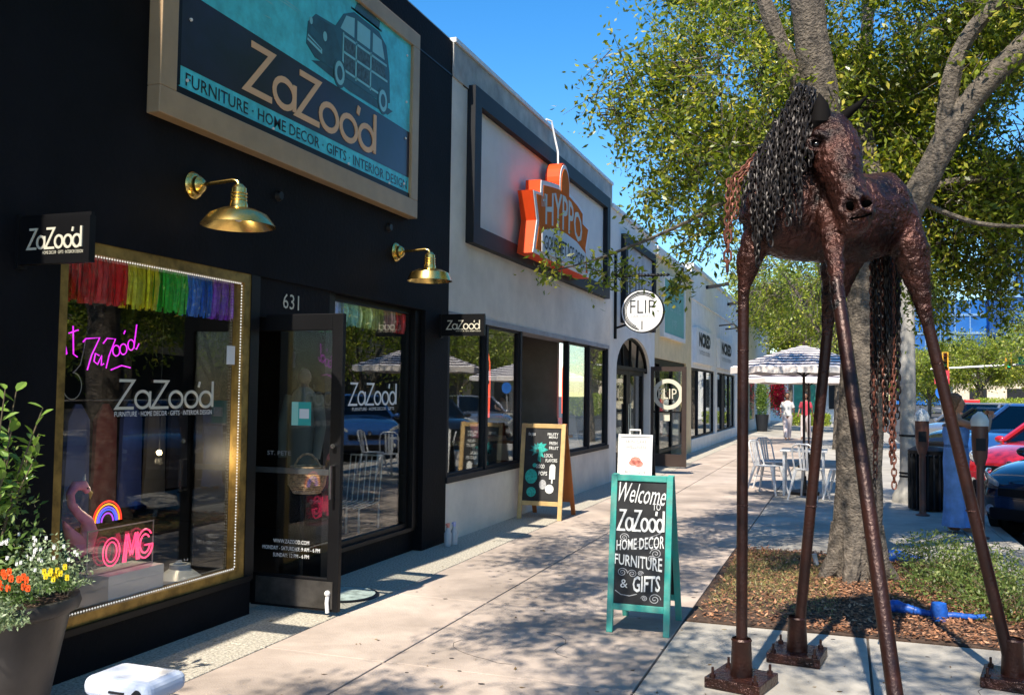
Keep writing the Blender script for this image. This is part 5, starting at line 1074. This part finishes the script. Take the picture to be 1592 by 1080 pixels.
        for sx, ft in ((-1, pose['FL']), (1, pose['FR'])): B().tube([(sx*.085, 0, .93), (sx*.09, 0, .80), (sx*.09+(ft[0]-sx*.09)*.5, ft[1]*.5-.02, .5), (ft[0], ft[1]+.02, .09)], [.10, .105, .082, .072], 14).build('trouser_leg', bottom, t, smooth=True)
    put(t, x, y, z0, rz, h); return t
sk1 = mat('skin_tan', (.60, .28, .16), .5, var=.04); sk2 = mat('skin_brown', (.22, .11, .07), .5, var=.04)
w_ = person(1.26, 12.35, R(120), 'woman in a long denim blue strapless outfit with arms raised beside the parking meter', sk1, mat('auburn_hair', (.28, .13, .06), .6, var=.3, scale=60), mat('denim_blue', (.22, .42, .85), .85, var=.12, scale=7, bump=.3), None,
       dict(L=((-.20, -.30, 1.30), (-.06, -.46, 1.48)), R=((.20, -.28, 1.30), (.06, -.46, 1.50)), FL=(-.07, -.06), FR=(.09, .04)), True, .93)
ph_ = thing('phone', 'small dark phone held up by the woman in blue', 'phone', (1.66, 12.5, 1.3)); box('phone_case', 1.60, 1.66, 12.55, 12.56, 1.26, 1.40, M_blackp, ph_)
M_wc = mat('white_cloth', (.75, .74, .72), .9); M_rc = mat('red_cloth', (.5, .05, .08), .9); M_pk = mat('pinkish_cloth', (.7, .6, .6), .9)
wk = dict(L=((-.24, .02, 1.14), (-.25, -.12, .92)), R=((.24, .0, 1.14), (.25, .1, .92)), FL=(-.08, -.16), FR=(.08, .18))
person(-1.95, 35.5, R(10), 'far pedestrian in white top and pale trousers walking nearest the shops', sk2, M_trim, M_wc, M_pk, wk, h=.97, group='pedestrians walking on the far pavement')
person(-1.35, 36.5, R(-15), 'far pedestrian in red top and pale trousers on the street side', sk2, M_trim, M_rc, M_pk, wk, h=.97, group='pedestrians walking on the far pavement')
person(-4.85, 13.35, R(-60), 'dark dressed person with tied hair behind the open hatch counter', sk1, M_trim, M_trim, M_trim, wk, h=.88)

# ------------------------------------------------ cars
def car(paint, name, lab, group='cars parked at the kerb', suv=0.):
    """nose towards -y, origin on the ground at the centre"""
    t = thing(name, lab, 'car', (0, 0, 0), group); H = suv
    L = 4.3; ys_ = [-2.15, -2.10, -2.0, -1.8, -1.5, -1.1, -.85, -.4, .2, .8, 1.3, 1.7, 1.95, 2.1, 2.15]
    wdt = [.60, .72, .80, .86, .89, .90, .90, .90, .90, .90, .89, .87, .84, .78, .70]; bot = [.32, .27, .24, .22, .2, .2, .2, .2, .2, .2, .2, .22, .25, .3, .35]
    belt = [.62, .70, .78, .86, .92, .96, .99, 1.0, 1.01, 1.02, 1.03, 1.03, 1.02, .98, .90]
    b = B(); n = 0; vs = []
    for y_, w__, z0, z1 in zip(ys_, wdt, bot, belt):
        z1 += H*.6; cr_ = z1+.05
        half = [(0, z0), (w__*.8, z0), (w__*.97, z0+.10), (w__, z0+.3), (w__*1.0, (z0+z1)/2+.05), (w__*.985, z1-.12), (w__*.93, z1-.02), (w__*.7, z1+.025), (w__*.35, cr_), (0, cr_+.005)]
        ringp = half+[(-a, z) for a, z in half[-2:0:-1]]; n = len(ringp); vs += [(a, y_, z) for a, z in ringp]
    b.add(vs, [(i*n+k, i*n+(k+1) % n, (i+1)*n+(k+1) % n, (i+1)*n+k) for i in range(len(ys_)-1) for k in range(n)]+[tuple(range(n))[::-1], tuple(range((len(ys_)-1)*n, len(ys_)*n))])
    bd = b.build('body', paint, t, fix=True); bd.data.polygons.foreach_set('use_smooth', [True]*len(bd.data.polygons)); m = bd.modifiers.new('s', 'SUBSURF'); m.levels = 1; m.render_levels = 2
    # cabin: roof + pillars, glass set in
    z0 = .98+H*.6; z1 = 1.46+H
    lo = [(-.82, -.98), (.82, -.98), (.84, 1.75), (-.84, 1.75)]; hi = [(-.60, -.15), (.60, -.15), (.62, 1.25), (-.62, 1.25)]
    c = [(x, y_, z0) for x, y_ in lo]+[(x, y_, z1) for x, y_ in hi]
    M_cg = glass('car_glass', (.10, .14, .14), 1.6, mul=1.3)
    B().loft([((0, .55, z1-.03), (.62, 0, 0), (0, .74, 0)), ((0, .55, z1+.015), (.56, 0, 0), (0, .68, 0)), ((0, .55, z1+.03), (.3, 0, 0), (0, .4, 0))], 24)
    rf = B().add([(x, y_, z1-.02) for x, y_ in hi]+[(x*.9, (y_-.55)*.93+.55, z1+.03) for x, y_ in hi], [(0, 1, 5, 4), (1, 2, 6, 5), (2, 3, 7, 6), (3, 0, 4, 7), (4, 5, 6, 7)]).build('roof', paint, t, bevel=.02)
    for a, b_ in ((0, 4), (1, 5), (2, 6), (3, 7)): B().bar(c[a], c[b_], .06, .06).build('pillar', paint, t)
    for x0, x1 in ((-1, 0), (1, 1)):
        mx = [(.83*x0 if x1 == 0 else .83, .35, z0), (.61*(-1 if x1 == 0 else 1), .45, z1)]; B().bar(mx[0], mx[1], .05, .03).build('pillar', M_trim, t)
    for nm, q in (('windshield', (0, 1, 5, 4)), ('side_window', (1, 2, 6, 5)), ('rear_window', (2, 3, 7, 6)), ('side_window', (3, 0, 4, 7))):
        cc = Vector((0, .4, z0)); B().add([Vector(c[i])+(cc-Vector(c[i]))*.02 for i in q], [(0, 1, 2, 3)]).build(nm, M_cg, t)
    B().box(-.78, .78, -.85, 1.7, .6, .96+H*.6).build('interior', M_in, t)
    for x in (-.4, .4): B().loft([((x, .35, .9), (.22, 0, 0), (0, .08, 0)), ((x, .42, 1.2+H), (.2, 0, 0), (0, .06, 0)), ((x, .45, 1.34+H*.8), (.1, 0, 0), (0, .05, 0))], 10).build('seat', M_trim, t)
    M_ty = mat('tyre', (.02, .02, .02), .9); M_rim = mat('rim', (.5, .5, .5), .3, metal=.8)
    for x in (-.80, .80):
        for y_ in (-1.32, 1.30):
            s_ = 1 if x > 0 else -1; B().lathe([(0, -.02), (.40, -.02), (.40, .105), (0, .105)], (x if s_ > 0 else x-.085, y_, .36), 24, 'X').build('wheel_arch', M_blackp, t, fix=True)
            wh = B().lathe([(.2, -.1), (.30, -.11), (.335, -.07), (.335, .07), (.30, .12), (.2, .10)], (x+s_*.02, y_, .335), 28, 'X').build('wheel', M_ty, t, smooth=True, fix=True)
            rm = B().lathe([(0, .06*s_), (.05, .07*s_), (.06, .05*s_), (.2, .08*s_), (.215, .11*s_)], (x+s_*.02, y_, .335), 20, 'X')
            for k in range(5): a = k*1.2566; rm.bar((x+s_*.115, y_+.04*math.cos(a), .335+.04*math.sin(a)), (x+s_*.125, y_+.2*math.cos(a), .335+.2*math.sin(a)), .05, .02, (1, 0, 0))
            rm.build('rim', M_rim, wh)
    M_hl = mat('headlight', (.7, .72, .7), .08, var=.25, scale=14, metal=.3, coat=1); M_tlr = mat('tail_light', (.4, .01, .01), .2)
    for s_ in (-1, 1):
        B().loft([((s_*.52, -2.135, .70+H*.4), (.02, 0, 0), (0, 0, .03)), ((s_*.62, -2.09, .73+H*.4), (.03, .0, 0), (0, -.03, .065)), ((s_*.74, -1.98, .77+H*.4), (.03, 0, 0), (0, -.03, .07)), ((s_*.835, -1.80, .81+H*.4), (.025, 0, 0), (0, -.02, .05)), ((s_*.865, -1.68, .83+H*.4), (.01, 0, 0), (0, 0, .02))], 12).build('headlight', M_hl, t, smooth=True)
        B().loft([((s_*.62, 2.12, .82), (.05, 0, 0), (0, 0, .06)), ((s_*.80, 2.0, .85), (.04, 0, 0), (0, .03, .08)), ((s_*.85, 1.85, .87), (.02, 0, 0), (0, 0, .05))], 10).build('tail_light', M_tlr, t, smooth=True)
        B().ball((s_*.98, -.72, 1.02+H*.6), .09, 6, (1.1, .6, .7)).bar((s_*.85, -.70, .98+H*.6), (s_*.95, -.72, 1.0+H*.6), .03, .03).build('mirror', paint, t, smooth=True)
        B().lathe([(0, -.03), (.05, -.03), (.055, 0)], (s_*.62, -2.10, .40), 12, 'Y').build('fog_lamp', M_hl, t)
    B().box(-.5, .5, -2.175, -2.05, .56, .66).build('grille', M_blackp, t, bevel=.01); B().box(-.62, .62, -2.16, -2.0, .28, .42).build('lower_grille', M_blackp, t, bevel=.02)
    B().lathe([(0, -.02), (.05, -.015), (.055, 0)], (0, -2.17, .70), 16, 'Y').build('badge', MATS['steel'], t); B().bar((-.74, -1.04, z0+.02), (.1, -1.02, z0+.02), .02, .015).build('wiper', M_blackp, t)
    return t
M_cr = mat('red_car_paint', (.48, .012, .02), .22, var=.03, coat=1); M_cn = mat('dark_blue_car_paint', (.008, .012, .03), .15, var=.05, coat=1); M_cb = mat('blue_car_paint', (.02, .07, .22), .2, coat=1, var=.03); M_ck_ = mat('black_car_paint', (.01, .01, .012), .15, coat=1); M_cw = mat('white_car_paint', (.7, .7, .72), .2, coat=1, var=.02); M_cs = mat('silver_car_paint', (.3, .31, .33), .25, metal=.6, coat=1, var=.03)
put(car(M_cn, 'parked_car', 'dark navy car nearest the camera at the right edge'), 3.45, 13.9, -.12, R(-38))
put(car(M_cr, 'parked_car', 'bright red hatchback behind the dark navy car'), 3.75, 18.0, -.12, R(-38))
put(car(M_cb, 'parked_car', 'blue suv beyond the red hatchback', suv=.12), 3.8, 21.7, -.12, R(-38))
put(car(M_ck_, 'parked_car', 'black car beyond the blue suv, near the lamp post'), 3.6, 25.6, -.12, R(-38))
put(car(M_cs, 'parked_car', 'silver car farthest down the parking row', suv=.1), 3.7, 29.4, -.12, R(-38))
put(car(M_cw, 'parked_car', 'white suv parked outside the frame, mirrored in the shop windows', suv=.2), 3.75, 9.9, -.12, R(-38))
put(car(M_cr, 'parked_car', 'second red car parked nearer than the white suv, mirrored in the windows'), 3.7, 5.9, -.12, R(-38))

# ------------------------------------------------ trees
M_bark = mat('oak_bark', (.20, .165, .13), .92, var=.3, scale=16, bump=1.0, bscale=45, col2=(.055, .046, .038), detail=9, bdist=.03)
M_oak = leafmat('oak_leaf', (.045, .08, .012), (.30, .36, .045), (.66, .58, .10), .45, .34)
def tree(lab, loc, limbs, lobes, per, leaf, mleaf, group=None, name='street_tree', spread=.075, ln=(.4, .85), twr=.004, bark=M_bark, droop=.25, clump=.30):
    t = thing(name, lab, 'tree', loc, group); b = B()
    for pts, r0, r1 in limbs: limb(b, pts, r0, r1, 12 if r0 > .1 else 7)
    tr = b.build('trunk', bark, t, smooth=True)
    P, D, TW = twigs(lobes, per, ln, spread, droop, leaf, clump)
    c = link('crown', leaf_cloud('crown', P, leaf, .5, D*.5), t, False, mleaf); link('twigs', twig_mesh(TW, twr), t, False, bark)['kind'] = 'stuff'
    return t
bx, by = .10, 8.85
limbs = [([(bx, by, -.03), (bx+.0, by, .5), (bx+.03, by, 1.3), (bx+.08, by, 2.2), (bx+.06, by, 2.9), (-.10, by-.05, 3.7), (-.22, by-.25, 4.5), (-.33, by-.35, 5.4), (-.5, by, 7.2)], .225, .13),
         ([(bx+.08, by, 2.3), (.32, by-.1, 2.8), (.62, by-.25, 3.35), (.95, by-.35, 4.0), (1.5, by-.4, 4.6), (2.4, by-.3, 5.6)], .15, .07),
         ([(.80, by-.3, 3.7), (.86, by-.4, 4.3), (1.1, by-.45, 4.75), (1.75, by-.5, 5.3)], .09, .05),
         ([(-.12, by-.05, 3.6), (-.42, by-.25, 4.5), (-.60, by-.33, 4.95), (-.69, by-.36, 5.2)], .085, .06),
         ([(bx+.05, by, 2.9), (.25, by+.4, 3.5), (.2, by+1.0, 4.6), (.3, by+1.8, 6.2)], .12, .05),
         ([(-.15, by, 3.9), (-.7, by+.3, 4.2), (-1.4, by+.1, 4.35), (-2.2, by-.3, 4.25)], .035, .008),
         ([(-.05, by, 3.4), (-.7, by-.2, 3.5), (-1.3, by-.5, 3.15), (-2.0, by-.65, 2.85), (-2.6, by-.7, 2.70)], .03, .006),
         ([(.5, by, 3.2), (.9, by+.6, 3.6), (1.8, by+.9, 3.6), (2.6, by+.9, 3.4)], .05, .015),
         ([(.6, by-.2, 3.3), (1.1, by, 3.1), (1.7, by, 3.05)], .03, .01)]
# root flare
fl_b = B()
for k in range(7): a = k*.9; fl_b.tube([(bx+.10*math.cos(a), by+.10*math.sin(a), .45), (bx+.19*math.cos(a), by+.19*math.sin(a), .14), (bx+.33*math.cos(a), by+.33*math.sin(a), -.02)], [.13, .09, .05], 9)
lobes = [((1.7, 8.45, 4.75), (.6, .2, .3), 22), ((2.0, 8.5, 3.9), (.5, .3, .3), 30), ((1.2, 8.4, 4.4), (.2, .2, .15), 6), ((.3, 10.6, 6.0), (2.3, 2.1, 1.7), 1350), ((-.75, 9.6, 4.55), (1.25, 1.3, .75), 520), ((-1.0, 9.0, 3.75), (.75, 1.0, .5), 230),
         ((.35, 10.1, 4.2), (1.3, 1.0, 1.1), 470), ((1.9, 10.0, 4.4), (1.6, 1.3, 1.1), 640), ((1.7, 10.2, 3.35), (1.0, .8, .55), 260), ((.75, 9.9, 3.3), (.8, .6, .7), 170),
         ((1.0, 10.6, 2.75), (.8, .5, .35), 60), ((-2.1, 8.5, 4.22), (.4, .4, .26), 26), ((-1.72, 8.4, 3.42), (.2, .2, .12), 10), ((-1.15, 8.6, 3.12), (.4, .5, .22), 42), ((-2.5, 8.15, 2.68), (.3, .1, .05), 6), ((-1.98, 8.1, 2.66), (.16, .12, .1), 9), ((-1.38, 8.3, 2.62), (.12, .1, .08), 7),
         ((-1.9, 8.9, 4.75), (.5, .6, .3), 40), ((-.2, 9.5, 3.3), (.6, .6, .5), 120), ((2.7, 9.3, 3.1), (.8, .8, .4), 160), ((1.25, 9.0, 5.1), (.9, .6, .5), 120)]
mt_ = tree('large oak street tree rising behind the horse sculpture from the mulch bed', (bx, by, 0), limbs, lobes, 30, .070, M_oak)
fl_b.build('root_flare', M_bark, mt_, smooth=True)
# neighbour tree behind the camera: its crown throws the dappled shade on the pavement
tree('oak street tree of the same row behind the camera, shading the near pavement', (.6, -.4, 0), [([(.6, -.4, 0), (.6, -.4, 2), (.5, -.3, 3.4), (.2, 0, 5)], .2, .1), ([(.5, -.3, 3.2), (-.8, .2, 4.4), (-2, .8, 5)], .1, .04), ([(.5, -.3, 3.0), (1.4, .3, 4.2), (2.5, .8, 5)], .1, .04)],
     [((-.3, -.1, 5.6), (2.7, 2.2, 1.2), 520), ((-1.9, 2.9, 5.6), (1.0, 1.7, .4), 210), ((1.9, 2.9, 5.6), (1.1, 1.8, .5), 260), ((.0, 5.4, 6.0), (2.8, 1.0, .45), 330), ((-2.6, 5.0, 5.9), (.8, 2.0, .4), 210)], 26, .085, M_oak, spread=.12, clump=.42)
# second row tree towards the junction, lighter
M_lt = leafmat('bright_leaf', (.10, .15, .02), (.34, .40, .05), (.55, .52, .08), .4)
def far_tree(lab, x, y, h, r, n, L, mleaf=M_lt, low=.45, tr_=.16, group='trees down the street', per=22, z0=0):
    cz_ = h*(1+low)/2; rz_ = h*(1-low)/2
    lb_ = [((x, y, cz_), (r*.8, r*.8, rz_*.8), n//2)]+[((x+r*.6*math.cos(a), y+r*.6*math.sin(a), cz_+rz_*random.uniform(-.45, .4)), (r*.5, r*.5, rz_*.5), n//10) for a in [i*1.05+random.random() for i in range(6)]]
    lm = [([(x, y, z0), (x+.05, y, h*.25), (x-.03, y, h*low*1.1)], tr_, tr_*.6)]+[([(x, y, h*low*.8), (x+r*.35*math.cos(a), y+r*.35*math.sin(a), h*(low+.2)), (x+r*.7*math.cos(a), y+r*.7*math.sin(a), h*(low+.4))], tr_*.45, .03) for a in (0, 1.5, 3.0, 4.4)]
    return tree(lab, (x, y, z0), lm, lb_, per, L, mleaf, group, clump=.2*r, spread=.05*r, ln=(.25*r, .45*r), twr=.01)
far_tree('bright green tree down the pavement, seen between the horse legs', -1.6, 44, 8.2, 3.6, 900, .17, low=.38)
far_tree('bright tree just behind the striped umbrellas', -.2, 30, 7.2, 2.8, 800, .12, low=.42)
far_tree('tree beyond the white building', -3.0, 57, 9.5, 3.5, 700, .22, low=.4)
far_tree('round light green tree right of the far signals', 6.6, 84, 6.6, 3.6, 800, .22, low=.25)
far_tree('spreading tree with forked trunk before the cream building', 10.6, 86, 7.2, 3.8, 800, .22, low=.38, tr_=.3)
far_tree('dark tree left of the far signals behind the lamp post', 3.2, 95, 8.0, 3.6, 600, .25, M_oak, low=.3)
far_tree('tree at the far right edge beyond the junction', 15.5, 92, 7.5, 3.8, 700, .25, low=.3)
far_tree('low tree between the tower and the junction', 8.8, 112, 7.0, 5.0, 700, .3, M_oak, low=.15)
for k, y_ in enumerate((2, 11, 20, 30, 42, 54, 67)):
    far_tree(('first', 'second', 'third', 'fourth', 'fifth', 'sixth', 'seventh')[k]+' oak counted from the camera in the row across the street', 14.6, y_, 8.8, 5.0, 560, .25, M_lt, low=.22, tr_=.2, group='oaks across the street', z0=0)
hg = thing('clipped_hedge', 'bright clipped hedge beside the junction at the right edge', 'hedge', (10, 62, 0))
P = np.array([9.9, 63, .85])+rng.uniform(-1, 1, (9000, 3))*np.array([2.3, 1.2, .75]); link('foliage', leaf_cloud('foliage', P, .14, .4), hg, False, leafmat('hedge_leaf', (.15, .24, .02), (.4, .45, .06)))['kind'] = 'stuff'
P = np.array([-3.45, 43, 1.5])+rnd_unit(2500)*np.array([.33, .33, .95])*rng.uniform(.3, 1, (2500, 1)); link('foliage', leaf_cloud('foliage', P, .09, .4), pt, False, leafmat('pot_leaf', (.05, .12, .02), (.2, .28, .05)))['kind'] = 'stuff'
rf_ = thing('red_flower_vine', 'red flowering vine against the far wall near the green door', 'vine', (-3.0, 50, 0))
P = np.array([-3.25, 50, 1.6])+rnd_unit(1800)*np.array([.5, .4, 1.2])*rng.uniform(.2, 1, (1800, 1)); link('foliage', leaf_cloud('foliage', P, .1, .4), rf_, False, MATS['pot_leaf'])['kind'] = 'stuff'
P = np.array([-3.2, 49.7, 1.7])+rnd_unit(900)*np.array([.5, .3, 1.2])*rng.uniform(.2, 1, (900, 1)); link('flowers', leaf_cloud('flowers', P, .15, .4), rf_, False, mat('red_petal', (.65, .01, .05), .5))['kind'] = 'stuff'
lhd = thing('low_green_hedge', 'low yellow green hedge at the end of the pavement', 'hedge', (-1.8, 52, 0))
P = np.array([-1.9, 53, .35])+rng.uniform(-1, 1, (3500, 3))*np.array([1.2, .4, .3]); link('foliage', leaf_cloud('foliage', P, .12, .4), lhd, False, MATS['hedge_leaf'])['kind'] = 'stuff'

# ------------------------------------------------ planting bed
M_mul = leafmat('mulch_chip', (.09, .042, .025), (.38, .17, .08), (.62, .34, .2), .05, .8)
n = 16000; x = rng.uniform(-1.03, 1.32, n); y = rng.uniform(6.75, 10.07, n); P = np.stack([x, y, .012+rng.uniform(0, .028, n)], 1)
keep = (x > -.25+rng.normal(size=n)*.25) | (y > 9.3) | (rng.uniform(size=n) < .35); P = P[keep]
T = rnd_unit(len(P))*np.array([1, 1, .25]); T /= np.linalg.norm(T, axis=1, keepdims=True); S = np.cross(T, rnd_unit(len(P))*.35+np.array([0, 0, 1.])); S /= np.linalg.norm(S, axis=1, keepdims=True)
LL = rng.uniform(.02, .055, len(P)); ml = link('mulch', quads_mesh('mulch', P, T, S, LL, LL*.45), None, False, M_mul); stuff(ml, 'brown and orange wood mulch and dead leaves covering the planting bed', 'mulch')
n = 9000; x = -1.0+rng.uniform(0, 1, n)**1.1*.95; y = rng.uniform(7.0, 9.9, n); P = np.stack([x, y, np.full(n, .008)], 1); P = P[rng.uniform(size=n) < np.clip((y-6.9)*.6, .12, 1)]
T = rnd_unit(len(P))*np.array([.8, .8, .3])+np.array([0, 0, .5]); T /= np.linalg.norm(T, axis=1, keepdims=True); S = np.cross(T, rnd_unit(len(P))); S /= np.linalg.norm(S, axis=1, keepdims=True)
LL = rng.uniform(.02, .06, len(P)); stuff(link('dry_grass', quads_mesh('grass', P, T, S, LL, np.full(len(P), .006)), None, False, leafmat('dry_grass_blade', (.22, .19, .08), (.40, .36, .14), None, .3)), 'thin dry yellow grass on the left part of the planting bed', 'grass')
bu = thing('low_bush', 'low spreading green bush filling the right side of the planting bed', 'bush', (.95, 8.6, 0))
LBS = [((.80, 9.3, .14), (.42, .6, .26), 2400), ((1.05, 8.5, .14), (.42, .7, .30), 3200), ((.72, 8.3, .08), (.38, .5, .2), 1500), ((1.2, 7.8, .10), (.30, .55, .26), 1800), ((.95, 7.7, .06), (.3, .3, .16), 700)]
P = np.concatenate([np.array(c)+rnd_unit(n_)*np.array(r_)*rng.uniform(.45, 1.05, (n_, 1)) for c, r_, n_ in LBS]); P = P[P[:, 2] > .02]
link('foliage', leaf_cloud('foliage', P, .038, .7), bu, False, leafmat('bush_leaf', (.05, .09, .02), (.16, .22, .05), (.32, .34, .12), .3))['kind'] = 'stuff'
sb = B()
for k in range(60): a = rng.uniform(0, 6.28); c = LBS[k % 5][0]; sb.tube([(c[0], c[1], 0), (c[0]+.3*math.cos(a), c[1]+.45*math.sin(a), .15+.1*rng.uniform())], [.006, .003], 4)
sb.build('stems', MATS['stem_brown'], bu)['kind'] = 'stuff'
M_bf = mat('blue_fabric', (.01, .09, .42), .45, var=.25, scale=14, bump=.6, bscale=30)
def blue_roll(lab, pts, radii):
    t = thing('blue_irrigation_pipe', lab, 'pipe', pts[0], 'blue wrapped pipes in the bed')
    P = []; Rd = []; seg = 14
    for i in range(len(pts)-1):
        for k in range(seg): f = k/seg; P.append(Vector(pts[i]).lerp(Vector(pts[i+1]), f)+Vector((0, 0, .008*noise.noise(Vector((i*3+f*3, 0, 0)))))); Rd.append((radii[i]*(1-f)+radii[i+1]*f)*(1+.22*noise.noise(Vector((i*9+f*9, 1, 0)))))
    B().tube(P, Rd, 12).build('wrapped_pipe', M_bf, t, smooth=True); return t
t = blue_roll('blue fabric wrapped pipe at the front of the bed, right of the nearest pipe leg', [(.22, 7.42, .05), (.34, 7.44, .08), (.45, 7.40, .07), (.55, 7.42, .05), (.80, 7.46, .04), (.96, 7.5, .04)], [.03, .045, .03, .022, .022, .018])
B().lathe([(0, 0), (.055, 0), (.06, .08), (.05, .13), (0, .14)], (.635, 7.42, .0), 16).build('junction_cap', M_bf, t, smooth=True)
t = blue_roll('blue wrapped pipe behind the tree trunk at the back of the bed', [(.30, 9.75, .05), (.45, 9.8, .07), (.62, 9.82, .05), (.74, 9.85, .05)], [.05, .07, .04, .035]); B().lathe([(0, -.05), (.05, -.045), (.05, .02), (0, .03)], (.76, 9.8, .07), 14, 'Y').build('white_cap', M_white, t, fix=True)
wsb = thing('white_stub_pipe', 'short white plastic pipe stub left of the oak trunk', 'pipe', (-.26, 9.3, 0)); B().tube([(-.245, 9.3, 0), (-.27, 9.3, .12)], .022, 10).build('stub', M_white, wsb)
